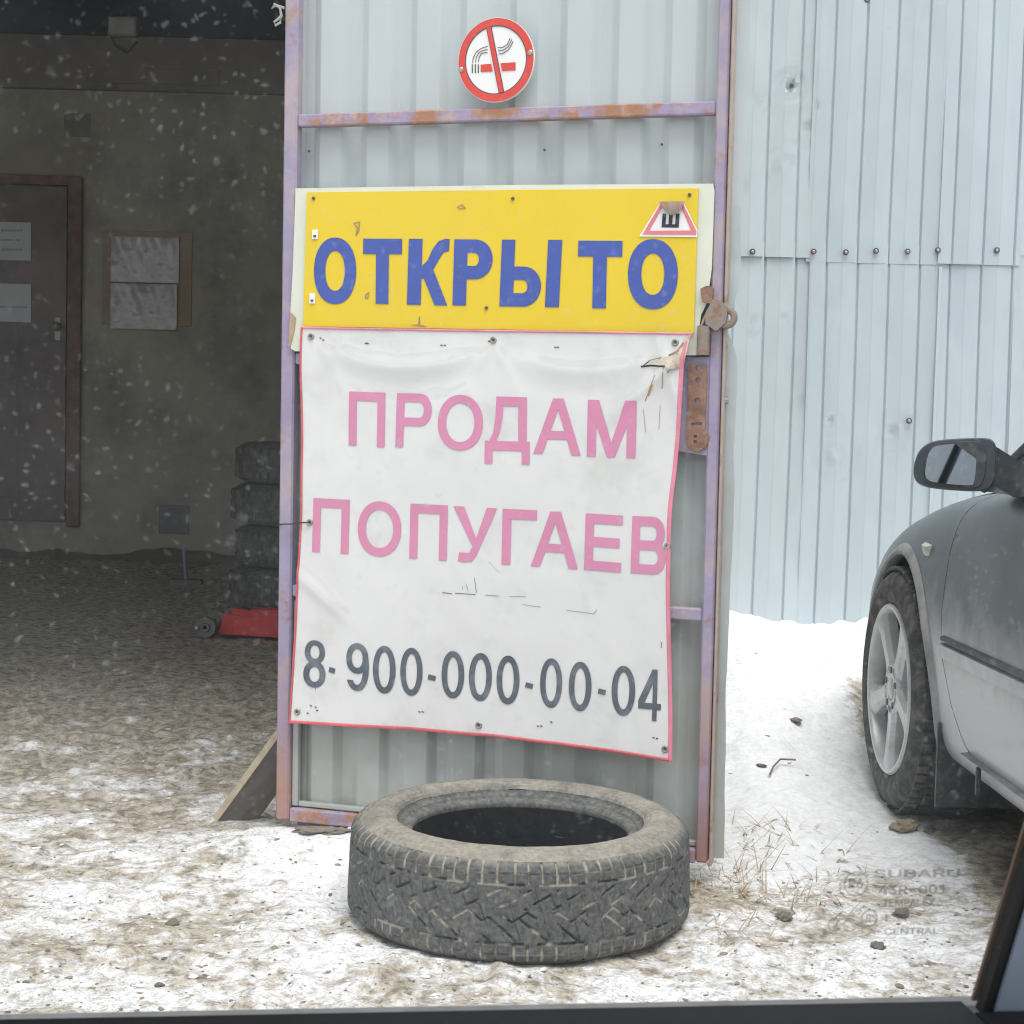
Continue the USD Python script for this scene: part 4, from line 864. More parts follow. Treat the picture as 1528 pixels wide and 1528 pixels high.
diag = near(frac(A * N2 / (2 * PI) - 3.0 * (Wg - 0.3) + jit * .5) * (2 * PI * rs / N2) * 0.46, 0.0024) * (Wg > 0.10) * (Wg < 0.50) * (np.sin(A * 31 + Wg * 9) > -0.6)
diag2 = near(frac(A * N2 / (2 * PI) + 2.2 * (Wg + 0.3) + 0.3) * (2 * PI * rs / N2) * 0.55, 0.0024) * (Wg < -0.06) * (Wg > -0.57) * (np.sin(A * 27 + Wg * 7) > -0.5)
zz = 0.10 * (2 * abs(frac(A * N2 / (2 * PI))) * 2 - 1); zig = near((Wg - zz + 0.06) * 0.092, 0.0022) * (np.sin(A * 23) > -0.5)
sip = near(frac(A * N2 * 2 / (2 * PI) + 1.1 * Wg) * (2 * PI * rs / N2 / 2), 0.0012) * (abs(Wg) < 0.5) * 0.45
sip2 = near((abs(Wg) - 0.80) * 0.092, 0.0012) * 0.35
g = np.maximum.reduce([lat, circ, diag, diag2, zig, sip, sip2])
pN = np.stack([np.cos(A) * 6, np.sin(A) * 6, Wg * 2], -1)
fillm = np.clip((meshkit.fbm(pN * 1.7, 4, 81) - 0.42) * 5, 0, 1)              # mud packs some grooves nearly full
dep = 0.0075 * g * (1 - 0.75 * fillm) - 0.0012 * (meshkit.fbm(pN * 6, 3, 82) - 0.5)
lowbulge = 0.006 * np.clip(-Wg, 0, 1)
rr = rw[None, :] - dep + lowbulge
Pt = np.stack([tc[0] + rr * np.cos(A), tc[1] + rr * np.sin(A), TZ + np.broadcast_to(zw, A.shape)], -1)
Pt = np.concatenate([Pt, Pt[:1]], 0); mud = np.clip(0.80 * g * np.maximum(fillm, 0.75 * (lat > 0.2)) + 0.24 * (meshkit.fbm(pN * 1.2, 4, 83) - 0.48) + 0.28 * sstep(Wg, 0.86, 1.02), 0, 1); mud = np.concatenate([mud, mud[:1]], 0)
tmesh = grid_mesh(Pt)
if np.dot(tmesh.face_normals[0], Pt[0, 0] - np.array([tc[0], tc[1], Pt[0, 0][2]])) < 0: tmesh.invert()
part(ty, "tread", tmesh, "tread", primvars={"mud": mud.ravel()})
rS = rw[-1]; zS = H / 2 + 0.092
topw = [(rS + 0.0002, zS - 0.001), (rS - 0.010, zS + 0.006), (rS - 0.018, zS + 0.0105), (rS - 0.020, zS + 0.009), (rS - 0.035, zS + 0.0135), (rS - 0.052, zS + 0.0135), (rS - 0.060, zS + 0.011), (rS - 0.066, zS + 0.0065), (rS - 0.0672, zS + 0.0072), (rS - 0.0705, zS + 0.004), (rS - 0.0735, zS - 0.001)]
def wall(profile, n=240, wob=0.0012, seed=1):
    pr = np.array(profile); aa = np.linspace(0, 2 * PI, n + 1); q = np.stack([tc[0] + np.outer(np.cos(aa), pr[:, 0]), tc[1] + np.outer(np.sin(aa), pr[:, 0]), TZ + np.tile(pr[:, 1], (n + 1, 1))], -1)
    nn = meshkit.fbm(np.stack([np.outer(np.cos(aa) * 7, np.ones(len(pr))), np.outer(np.sin(aa) * 7, np.ones(len(pr))), np.tile(np.arange(len(pr)) * .4, (n + 1, 1))], -1), 3, seed) - 0.5
    q[..., 2] += wob * nn * 2; q[-1] = q[0]; return q
def dens(profile, k=6):
    p = np.array(profile, float); s = np.arange(len(p)); t = np.linspace(0, len(p) - 1, (len(p) - 1) * k + 1); return PchipInterpolator(s, p)(t)
q = wall(dens(topw), wob=0.002); mm = grid_mesh(q)
if mm.face_normals[len(mm.faces) // 2][2] < 0: mm.invert()
part(ty, "sidewall", mm, "tread", primvars={"mud": np.clip(0.42 + 0.5 * (meshkit.fbm(q.reshape(-1, 3) * 16, 4, 84) - 0.42), 0, 1)}, label="upper sidewall covered in tan dust")
bead = [(rS - 0.0735, zS - 0.001), (rS - 0.078, zS - 0.008), (rS - 0.0845, zS - 0.011), (rS - 0.088, zS - 0.015), (rS - 0.101, zS - 0.018), (rS - 0.105, zS - 0.024), (rS - 0.104, zS - 0.030), (rS - 0.098, zS - 0.034)]
q = wall(dens(bead), wob=0.0004); mm = grid_mesh(q); part(ty, "bead", mm, "tread", primvars={"mud": np.full(len(mm.vertices), 0.06) + 0.1 * meshkit.noise(mm.vertices * 30, 3)})
inner = [(rS - 0.098, zS - 0.034), (rS - 0.06, zS - 0.026), (rS - 0.022, zS - 0.036), (rS - 0.010, zS - 0.07), (rS - 0.008, H / 2), (rS - 0.010, H - zS + 0.07), (rS - 0.022, H - zS + 0.036), (rS - 0.06, H - zS + 0.026), (rS - 0.1, H - zS + 0.03)]
part(ty, "inner_liner", grid_mesh(wall(dens(inner, 4), 160, 0.0)), "rubber_dark", True)
low = [(rS + 0.006, H - zS), (rS - 0.02, H - zS - 0.012), (rS - 0.06, H - zS - 0.013), (rS - 0.1, H - zS + 0.005), (rS - 0.1, H - zS + 0.03)]
part(ty, "lower_sidewall", grid_mesh(wall(dens(low, 4), 160, 0.0)), "rubber", True)

# ------------------------------------------------------------------ metal wall behind, of overlapping sheets
fw = thing("metal_wall", "tall wall of dented galvanised corrugated sheets beyond the gate", "wall", (0.8, YF, 0))
FP = 0.115; FO = at_y(1270, 600, YF)[0]
FRX = [0.0, 0.010, 0.046, 0.056]
def fprof(x):
    t = (x - FO) % FP; return np.interp(t, [0, 0.003, 0.007, 0.011, 0.060, 0.063, FP], [0.0, 0.015, 0.015, 0.006, 0.001, 0.0, 0.0])
def fpanel(x0, x1, z0, z1, off, seed, material, dents=()):
    k = np.arange(math.floor((x0 - FO) / FP) - 1, math.ceil((x1 - FO) / FP) + 1); b = (FO + FP * k[:, None] + np.array([0, 0.003, 0.007, 0.011, 0.060, 0.063])).ravel()
    xs = np.unique(np.concatenate([b - 0.0008, b + 0.0008, np.linspace(x0, x1, 60), [x0, x1]])); xs = xs[(xs >= x0) & (xs <= x1)]
    zs = np.linspace(z0, z1, max(12, int((z1 - z0) / 0.018))); Xp, Zp = np.meshgrid(xs, zs, indexing="ij")
    dep = fprof(Xp) + off + 0.012 * (meshkit.fbm(np.stack([Xp * 2.5, Zp * 1.2, 0 * Xp + seed], -1), 3, seed) - 0.5) + 0.005 * (meshkit.fbm(np.stack([Xp * 12, Zp * 6, 0 * Xp + seed], -1), 2, seed + 3) - 0.5)
    for (cx, cz, r, a_) in dents:
        rr_ = np.hypot(Xp - cx, (Zp - cz)); dep = dep + a_ * np.exp(-(rr_ / r) ** 2) + 0.4 * a_ * np.cos(rr_ / r * 3.2) * np.exp(-(rr_ / (2.2 * r)) ** 2)
    lean = 0.004 * np.sin(Zp * 2 + seed)
    return part(fw, "sheet", sheet(np.stack([Xp + lean, YF + dep, Zp], -1), np.array([0, 0.0008, 0])), material, 25)
fx = lambda x, y: at_y(x, y, YF)
sz = fx(1300, 388)[2]; xa, xb, xc = fx(1207, 300)[0], fx(1402, 300)[0], fx(1517, 300)[0]
d1 = fx(1181, 128); d2 = fx(1130, 150); d3 = fx(1206, 190); d4 = fx(1112, 280); d5 = fx(1165, 245)
fpanel(0.12, xa + 0.02, sz + 0.002, 3.4, -0.004, 1, "fence", [(d1[0], d1[2], 0.026, 0.024), (d2[0], d2[2], 0.02, 0.006), (d3[0], d3[2], 0.03, 0.008), (d4[0], d4[2], 0.02, 0.006), (d5[0], d5[2], 0.025, -0.006)])
fpanel(xa, xb + 0.02, sz - 0.012, 3.4, -0.0065, 2, "fence2", [(fx(1218, 160)[0], fx(1218, 160)[2], 0.012, 0.006)])
fpanel(xb, xc + 0.02, sz - 0.008, 3.4, -0.009, 3, "fence2"); fpanel(xc, 4.6, sz + 0.03, 3.4, -0.0115, 4, "fence")
zb_ = -0.06
e1 = fx(1238, 628); e2 = fx(1330, 645); e3 = fx(1356, 628); e4 = fx(1240, 680)
fpanel(0.12, xa + 0.03, zb_, sz + 0.06, 0.0005, 5, "fence", [(fx(1120, 480)[0], fx(1120, 480)[2], 0.02, 0.006), (e4[0] - 0.12, e4[2] + .2, 0.03, 0.005)]); fpanel(xa + 0.01, xb + 0.03, zb_ - 0.02, sz + 0.06, -0.002, 6, "fence2", [(e1[0], e1[2], 0.02, 0.007), (e2[0], e2[2], 0.03, 0.009), (e4[0], e4[2], 0.03, -0.008), (e3[0], e3[2], 0.015, 0.006)])
fpanel(xb + 0.01, xc + 0.03, zb_, sz + 0.06, -0.004, 7, "fence2"); fpanel(xc + 0.01, 4.6, zb_, sz + 0.08, -0.006, 8, "fence")
def fscrew(x, y, r=0.011):
    c = fx(x, y); dpt = fprof(c[0]); b_ = m3.Manifold.sphere(r * .55, 16).scale((1, 1, .7)); ws = trimesh.creation.annulus(r * 0.4, r, 0.003, sections=20)
    o = np.array([c[0], YF + dpt - 0.014, c[2]]); s_ = part(fw, "screw", moved(tm(b_), o + [0, -0.002, 0], frame((0, -1, 0))), "steel", 60); part(s_, "washer", moved(ws, o, frame((0, -1, 0))), "darkline", 30)
for x, y in ((1122, 376), (1213, 376), (1261, 377), (1306, 375), (1353, 376), (1398, 374), (1486, 374), (1293, 0.5), (1355, 628)): fscrew(x, y)
hole = fx(1181, 128); part(fw, "puncture", moved(trimesh.creation.cylinder(0.008, 0.003, sections=9), (hole[0], YF + fprof(hole[0]) - 0.002, hole[2]), frame((0.3, -1, 0.3))), "black", False)
part(fw, "frame_rail", rbox(0.12, 4.6, YF + 0.025, YF + 0.065, sz - 0.03, sz + 0.01), "steel"); part(fw, "frame_rail", rbox(0.12, 4.6, YF + 0.025, YF + 0.065, 3.3, 3.34), "steel"); part(fw, "frame_rail", rbox(0.12, 4.6, YF + 0.025, YF + 0.065, 0.3, 0.34), "steel")
part(fw, "timber_lath", rbox(*sorted((fx(1396, 500)[0], fx(1400.5, 500)[0])), YF - 0.012, YF - 0.0085, 0.3, sz - 0.02, 0.001), "fence")

# ------------------------------------------------------------------ parked car seen along its left side
CY0 = 4.16; CX0 = 1.865; CH = math.radians(-0.6)            # front axle, centre line, heading (clockwise from +y)
cf = np.array([math.sin(CH), math.cos(CH), 0]); cl = np.array([-math.cos(CH), math.sin(CH), 0]); CO = np.array([CX0, CY0, 0.0])
def C(s, l, z):
    s, l, z = np.broadcast_arrays(np.asarray(s, float), np.asarray(l, float), np.asarray(z, float)); return CO + s[..., None] * cf + l[..., None] * cl + z[..., None] * np.array([0, 0, 1.0])
def cm(m):
    if hasattr(m, "to_mesh"): m = tm(m)
    v = m.vertices; o = trimesh.Trimesh(C(v[:, 0], v[:, 1], v[:, 2]), np.array(m.faces), process=False); return o
pch = lambda *kv: PchipInterpolator([k for k, _ in kv], [v for _, v in kv])
fW = pch((-3.45, .60), (-3.3, .75), (-2.9, .83), (-2, .862), (-1, .866), (-.3, .866), (0.1, .862), (.35, .845), (.55, .80), (.72, .70), (.84, .56), (.92, .36))
fzb = pch((-3.45, .36), (-3.2, .24), (-2, .20), (.3, .20), (.7, .21), (.92, .30)); fzs = pch((-3.45, .74), (-3.2, .87), (-2.5, .90), (-1, .875), (-.5, .85), (-.2, .82), (0.1, .765), (.35, .70), (.55, .63), (.75, .545), (.92, .44))
fzt = pch((-3.45, .77), (-3, .94), (-1.2, .93), (-.6, .92), (0, .88), (.4, .81), (.7, .70), (.85, .58), (.92, .47))
def section(s, inset=0.0):
    W_, b_, sh, t_ = float(fW(s)) - inset, float(fzb(s)) + inset, float(fzs(s)) - inset, float(fzt(s)) - inset
    mid = b_ + (sh - b_) * 0.52
    pts = np.array([(0, b_), (W_ * .6, b_), (W_ - .07, b_), (W_ - .035, b_ + .035), (W_ - .022, b_ + .10), (W_ - .004, mid - .08), (W_, mid), (W_ - .006, mid + .09), (W_ - .018, sh - .10), (W_ - .045, sh - .035), (W_ - .10, sh), (W_ * .72, sh + (t_ - sh) * .45), (W_ * .4, sh + (t_ - sh) * .85), (0, t_)])
    for _ in range(2):
        q = [pts[0]]
        for i in range(len(pts) - 1): q += [0.75 * pts[i] + .25 * pts[i + 1], .25 * pts[i] + .75 * pts[i + 1]]
        pts = np.array(q + [pts[-1]])
    return pts
def loft(inset=0.0):
    S_ = np.concatenate([np.linspace(-3.45, -.9, 26), np.linspace(-.86, .92, 50)])
    if inset: S_ = np.clip(S_, -3.45 + inset, .92 - inset)
    rows = []
    for s in S_:
        p = section(s, inset); full = np.vstack([np.column_stack([p[:, 0], p[:, 1]]), np.column_stack([-p[-2:0:-1, 0], p[-2:0:-1, 1]])]); rows.append(np.column_stack([np.full(len(full), s), full]))
    k = len(rows[0]); V = np.concatenate(rows + [[[S_[0], 0, rows[0][:, 2].mean()]], [[S_[-1], 0, rows[-1][:, 2].mean()]]]); F_ = []
    for i in range(len(S_) - 1):
        for j in range(k):
            n_ = (j + 1) % k; F_ += [(i * k + j, i * k + n_, (i + 1) * k + n_), (i * k + j, (i + 1) * k + n_, (i + 1) * k + j)]
    e = (len(S_) - 1) * k
    for j in range(k):
        n_ = (j + 1) % k; F_ += [(len(V) - 2, n_, j), (len(V) - 1, e + j, e + n_)]
    t = trimesh.Trimesh(V, F_, process=False)
    if t.volume < 0: t.invert()
    return m3.Manifold(m3.Mesh(np.asarray(t.vertices, np.float32), np.asarray(t.faces, np.uint32)))
outer, innr = loft(0.0), loft(0.012)
shell = outer - innr
def sprism(pts_or_poly, l0, l1):
    """side-view outline (s, z) pushed through from l0 to l1"""
    pl = pts_or_poly if hasattr(pts_or_poly, "geom_type") else Polygon(pts_or_poly)
    t = ext(pl, l1 - l0); v = t.vertices; t = trimesh.Trimesh(np.column_stack([v[:, 0], l0 + v[:, 2], v[:, 1]]), t.faces, process=True)
    if t.volume < 0: t.invert()
    return m3.Manifold(m3.Mesh(np.asarray(t.vertices, np.float32), np.asarray(t.faces, np.uint32)))
WR = 0.315
wells = [Point(s, 0.315).buffer(0.352, 40) for s in (0.0, -2.6)]
body = outer
for w_ in wells:
    body = body - sprism(w_, 0.52, 1.2) - sprism(w_, -1.2, -0.52)
door_pts = [(-.47, .862), (-.445, .80), (-.43, .70), (-.425, .58), (-.44, .46), (-.49, .36), (-.57, .285), (-.66, .262), (-1.62, .262), (-1.62, .90), (-.6, .90)]
dpoly = Polygon(door_pts)
door_solid = outer ^ sprism(dpoly.buffer(-0.0022), 0.55, 1.2)
body = body - (shell ^ sprism(dpoly.buffer(0.0022), 0.55, 1.2)) - sprism(dpoly.buffer(0.0022), 0.845, 1.2)
hoodline = LineString([(-.62, .868), (-.3, .838), (0.0, .795), (.25, .735), (.5, .655)]).buffer(0.0022); body = body - (shell ^ sprism(hoodline, 0.6, 1.2))
car = thing("parked_car", "dirty dark grey car with a five spoke wheel parked on the snow", "car", CO)
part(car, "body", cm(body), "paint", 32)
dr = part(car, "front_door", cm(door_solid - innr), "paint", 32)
lip_r = np.linspace(-0.25, PI + 0.25, 60)
def surf_l(s, z):
    p = section(float(np.clip(s, -3.44, .91))); i = np.argsort(p[:, 1]); h_ = p[p[:, 0] > 0.5]
    o = h_[np.argsort(h_[:, 1])]; return float(np.interp(z, o[:, 1], o[:, 0]))
for sc in (0.0, -2.6):
    lp_ = []
    for t in lip_r:
        row = []
        for (r_, o_) in ((0.350, -.02), (0.350, 0.004), (0.354, 0.010), (0.362, 0.010), (0.374, 0.006), (0.384, -.003)):
            s_, z_ = sc + r_ * math.cos(t), .315 + r_ * math.sin(t); row.append((s_, surf_l(s_, max(z_, .24)) + o_, z_))
        lp_.append(row)
    lp_ = np.array(lp_); part(car, "wheel_arch_lip", grid_mesh(C(lp_[..., 0], lp_[..., 1], lp_[..., 2]), True), "cladding", True)
    part(car, "wheel_well", cm(trimesh.Trimesh(*(lambda g_: (g_.vertices, g_.faces))(grid_mesh(np.array([[(sc + .345 * math.cos(t), l_, .315 + .345 * math.sin(t)) for l_ in (.50, .82)] for t in np.linspace(-.3, PI + .3, 40)]))), process=False)), "cavity", True)
# rub strip along the door, sill, splash guard
def follow(s0, s1, z0, z1, off0, off1, material, name, slope=0.0, parent=car, k=30):
    rows = []
    for s in np.linspace(s0, s1, k):
        dz = slope * (s - s0); l_ = [surf_l(s, z0 + dz), surf_l(s, z1 + dz)]
        rows.append([(s, l_[0] + off0, z0 + dz), (s, l_[0] + off1, z0 + .004 + dz), (s, l_[1] + off1, z1 - .004 + dz), (s, l_[1] + off0, z1 + dz)])
    q = np.array(rows); part(parent, name, grid_mesh(C(q[..., 0], q[..., 1], q[..., 2]), True), material, 30)
follow(-1.60, -.455, .478, .515, -.002, .013, "paint", "rub_strip", -.012, dr); follow(-1.60, -.455, .517, .532, -.001, .009, "trim", "strip_top", -.012, dr)
follow(-2.2, -.59, .185, .275, -.012, .018, "cladding", "sill_trim")
q_ = [(-.44, surf_l(-.44, .3) - .01, .30), (-.47, surf_l(-.47, .3) + .012, .205), (-.42, surf_l(-.42, .3) - .01, .12)]
part(car, "mud_flap", cm(trimesh.creation.box((.010, .20, .20), trimesh.transformations.translation_matrix((-.385, .75, .20)))), "trim")
part(car, "sill_notch", cm(rbox(-.70, -.688, .84, surf_l(-.69, .24) + .021, .20, .262, .002)), "trim")
# side repeater
rep = tm(m3.Manifold.hull_points([(x, y, z) for x, y, z in [(-.03, 0, .012), (.028, 0, .015), (.034, 0, -.004), (.0, 0, -.022), (-.026, 0, -.016), (-.02, .012, .006), (.02, .013, .008), (.0, .012, -.012)]]))
part(car, "side_repeater", cm(moved(rep, (-.235, surf_l(-.235, .70) - .001, .70))), "lamp", 40)
# wheels
def wheel(sc, side, nm):
    c = np.array([sc, side * .775, .315]); Rw = frame((0, side, 0), (1, 0, 0))
    tp = [(.218, -.092), (.228, -.10), (.262, -.108), (.292, -.100), (.308, -.082), (WR, -.06), (WR + .002, 0), (WR, .06), (.308, .082), (.292, .100), (.262, .108), (.228, .10), (.218, .092), (.214, .07), (.214, -.07)]
    t = part(car, "wheel", cm(moved(revolve(tp, 72), c, Rw)), "wheel_rubber", 40)
    tr = []
    for j in range(64):
        aa = 2 * PI * j / 64
        for zz in (-.075, -.038, 0, .038, .075):
            d2_ = .03 * (j % 2) * .3; tr.append(moved(rbox(-.004, .005, -.012, .012, -.015, .015, .002), c + Rw @ np.array([.3135 * math.cos(aa + abs(zz) * 1.2), .3135 * math.sin(aa + abs(zz) * 1.2), zz]), Rw @ frame((0, 0, 1), (math.cos(aa), math.sin(aa), 0))))
    part(t, "tread_blocks", cm(cat_(tr)), "wheel_rubber", False, kind="stuff")
    part(t, "rim", cm(moved(revolve([(.216, .085), (.222, .098), (.218, .104), (.208, .103), (.203, .095), (.200, .06), (.196, -.06), (.20, -.08), (.205, -.08), (.206, .06)], 72), c, Rw)), "alloy", 40)
    part(t, "wheel_back", cm(moved(revolve([(.001, .040), (.150, .046), (.198, .062), (.198, .054), (.001, .030)], 48), c, Rw)), "alloyback", 30)
    sp = []
    for j in range(5):
        aa = PI / 2 + 2 * PI * j / 5; pts = []
        for (r0, w0, h0_) in ((.045, .036, .094), (.085, .027, .094), (.13, .027, .096), (.17, .034, .098), (.206, .047, .101)):
            for sgn in (-1, 1): pts.append((r0, sgn * w0, h0_, w0))
        for k in range(4):
            hull = []
            for (r0, y_, h_, w0) in pts[2 * k:2 * k + 4]:
                hull += [(r0, y_, h_ - .035), (r0, y_, h_ - .012), (r0, y_ * .55, h_)]
            v_, f_ = _hull(hull); m_ = trimesh.Trimesh(v_, f_, process=False); sp.append(moved(m_, (0, 0, 0), np.array([[math.cos(aa), -math.sin(aa), 0], [math.sin(aa), math.cos(aa), 0], [0, 0, 1]])))
    sp.append(revolve([(.001, .090), (.030, .091), (.033, .094), (.062, .094), (.068, .086), (.068, .04), (.001, .04)], 40))
    part(t, "spokes", cm(moved(cat_(sp), c, Rw)), "alloy", 30)
    for j in range(5):
        aa = PI / 2 + PI / 5 + 2 * PI * j / 5; part(t, "lug_nut", cm(moved(trimesh.creation.cylinder(.0095, .02, sections=6), c + Rw @ np.array([.049 * math.cos(aa), .049 * math.sin(aa), .086]), Rw)), "trim")
    part(t, "hub_cap", cm(moved(revolve([(.001, .098), (.020, .097), (.026, .094), (.026, .08), (.001, .08)], 28), c, Rw)), "alloy", 40)
wheel(0.0, 1, "f"); wheel(-2.6, 1, "r"); wheel(0.0, -1, "f"); wheel(-2.6, -1, "r")
# cabin
base = [(-.58, .66), (-.64, .84), (-2.95, .80), (-3.05, .6)]; roof = [(-1.40, .54), (-1.45, .62), (-2.45, .62), (-2.55, .5)]
cab = m3.Manifold.hull_points([(s, sg_ * l, .86) for s, l in base for sg_ in (1, -1)] + [(s, sg_ * l, 1.36) for s, l in roof for sg_ in (1, -1)] + [(s, sg_ * l * .9, 1.395) for s, l in roof for sg_ in (1, -1)])
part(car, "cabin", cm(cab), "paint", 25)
def lside(s, z): # outer face of the cabin side
    return np.interp(z, [.86, 1.36], [.84, .62]) + .002
def glass(pts, name, off=.003):
    q = np.array([(s, lside(s, z) + off, z) for s, z in pts]); q2 = q - [0, .006, 0]; part(car, name, cm(trimesh.Trimesh(*_hull(list(q) + list(q2)), process=False)), "carglass", False)
glass([(-.95, .885), (-1.55, 1.31), (-1.62, 1.32), (-1.62, .885)], "side_window"); glass([(-1.70, .885), (-1.70, 1.32), (-2.38, 1.31), (-2.65, .90)], "side_window"); glass([(-.74, .885), (-.93, .885), (-.93, 1.0)], "mirror_base")
q = [C(s, lside(s, z) + .004, z) for s, z in ((-.64, .865), (-.86, 1.01), (-1.45, 1.36))]; part(car, "windscreen_trim", tube(q, .010, 8), "trim", 60)
ws = [(-.64, .70, .885), (-.64, -.70, .885), (-1.36, .49, 1.345), (-1.36, -.49, 1.345)]
part(car, "windscreen", cm(trimesh.Trimesh(*_hull([(s + .014 + d_, l, z + .012 + d_) for s, l, z in ws for d_ in (0, -.006)]), process=False)), "carglass", False)
# door mirror: placed on the door, its glass turned to the driver
my = 3.17
def Mp(x, y, d_=0.0): return at_y(x, y, my + d_)
def ringpts(pts, d_): return [Mp(x, y, d_) for x, y in pts]
outl = [(1364, 690), (1371, 672), (1384, 661), (1402, 656), (1440, 653.5), (1474, 653), (1484, 658), (1488, 672), (1486, 712), (1480, 728), (1466, 734), (1420, 732), (1384, 728), (1368, 722), (1362, 708)]
def chaikin(p):
    p = np.array(p, float)
    for _ in range(2): q = np.roll(p, -1, 0); p = np.stack([.75 * p + .25 * q, .25 * p + .75 * q], 1).reshape(-1, 2)
    return [tuple(x) for x in p]
outl = chaikin(outl)
ctr = np.mean(outl, axis=0); sc_ = lambda k: [(ctr[0] + (x - ctr[0]) * k, ctr[1] + (y - ctr[1]) * k) for x, y in outl]
hs = trimesh.Trimesh(*_hull(ringpts(sc_(.955), 0.0) + ringpts(sc_(.985), 0.003) + ringpts(outl, 0.012) + ringpts(sc_(1.0), 0.05) + ringpts(sc_(.93), .08) + ringpts(sc_(.8), .10) + ringpts(sc_(.45), .125)), process=False)
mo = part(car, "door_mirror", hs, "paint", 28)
inn = [(1379, 700), (1381, 680), (1388, 667), (1400, 662), (1440, 659), (1456, 659.5), (1468, 664), (1472, 680), (1469, 712), (1462, 725), (1450, 728), (1400, 724), (1384, 720)]
inn = chaikin(inn); c2 = np.mean(inn, axis=0); sc2 = lambda k: [(c2[0] + (x - c2[0]) * k, c2[1] + (y - c2[1]) * k) for x, y in inn]
part(mo, "mirror_bezel", trimesh.Trimesh(*_hull(ringpts(sc2(1.0), -.004) + ringpts(sc2(1.06), .004)), process=False), "trim", 30)
gl = [(1381, 698), (1384, 680), (1391, 667.5), (1402, 664), (1440, 661), (1452, 660.5), (1457, 664), (1457, 690), (1454, 722), (1448, 725), (1402, 721), (1386, 718), (1380, 710)]
gl = chaikin(gl); mc = Mp(1420, 693, -.006); mnorm = np.array([0.03, -1.0, 0.045]); mnorm /= np.linalg.norm(mnorm)
ga = [on_plane(x, y, mc, mnorm) for x, y in gl]
part(mo, "mirror_glass", trimesh.Trimesh(*_hull(ga + [p + np.array([0, .005, 0]) for p in ga]), process=False), "mirrorglass", False)
part(mo, "mirror_arm", trimesh.Trimesh(*_hull([Mp(1484, 665, .02), Mp(1484, 725, .02), Mp(1484, 665, .09), Mp(1484, 725, .09), Mp(1500, 680, .03), Mp(1512, 742, .03), Mp(1508, 690, .12), Mp(1530, 742, .12), Mp(1540, 700, .06), Mp(1540, 742, .06)]), process=False), "trim", 30)

# ------------------------------------------------------------------ small things on the ground
def gz_(x, y): return float(ground_z(np.array(x), np.array(y)))
def blob(c, r, sq, seed, n=2):
    s = trimesh.creation.icosphere(n + 1, 1.0); k = 0.35 + 1.3 * meshkit.fbm(s.vertices * 2.2 + seed * 7.3, 4, seed); v = s.vertices * k[:, None] * np.array([r, r * .8, r * sq]); t = seed * 1.7
    v = v @ np.array([[math.cos(t), -math.sin(t), 0], [math.sin(t), math.cos(t), 0], [0, 0, 1]]).T; return trimesh.Trimesh(v + c, s.faces, process=False)
for i, (x, y, r, m_, lb) in enumerate([(1185, 1137, .020, "leaf", "curled dark dry leaf on the clean snow behind the gate"), (1350, 1241, .033, "clod", "brown mud clod on the snow behind the car wheel"), (1170, 1362, .019, "stone", "rounded grey stone in the grit right of the lying tyre"), (1345, 1363, .019, "stone", "larger flat grey stone right of the lying tyre, under the etched marks"), (1310, 1408, .014, "stone", "round grey stone near the lower right of the yard"), (258, 1370, .014, "stone", "round brown stone in the grit left of the lying tyre"), (238, 1460, .008, "stone", "small dark pebble near the lower left of the yard"), (165, 1408, .007, "stone", "tiny dark round pebble left of the lying tyre"), (1135, 1175, .014, "leaf", "small dark twig end on the snow by the gate edge")]):
    c = on_ground(x, y, 0.01); c[2] = gz_(c[0], c[1]) + r * .22
    solo("dry_leaf" if m_ == "leaf" else "mud_clod" if m_ == "clod" else "stone", blob(c, r, .5 if m_ != "leaf" else .25, i + 3), m_, lb, "leaf" if m_ == "leaf" else "mud" if m_ == "clod" else "stone", True)
c = on_ground(478, 1256, 0.02); c[2] = gz_(c[0], c[1]) + .004; v_ = blob(np.zeros(3), .05, .16, 23); v_.vertices[:, 0] *= 1.5; v_.vertices[:, 1] *= .45
solo("debris", moved(v_, c), "leaf", "dark ragged debris on the snow under the left corner of the gate", "debris", True)
c = [on_ground(x, y, 0.02) for x, y in ((1148, 1182), (1153, 1174), (1163, 1170), (1186, 1169))]
solo("twig", tube([(p[0], p[1], gz_(p[0], p[1]) + .012 + .004 * i) for i, p in enumerate(c)], .0028, 6), "leaf", "thin bent twig on the clean snow beside the gate edge", "twig", True)
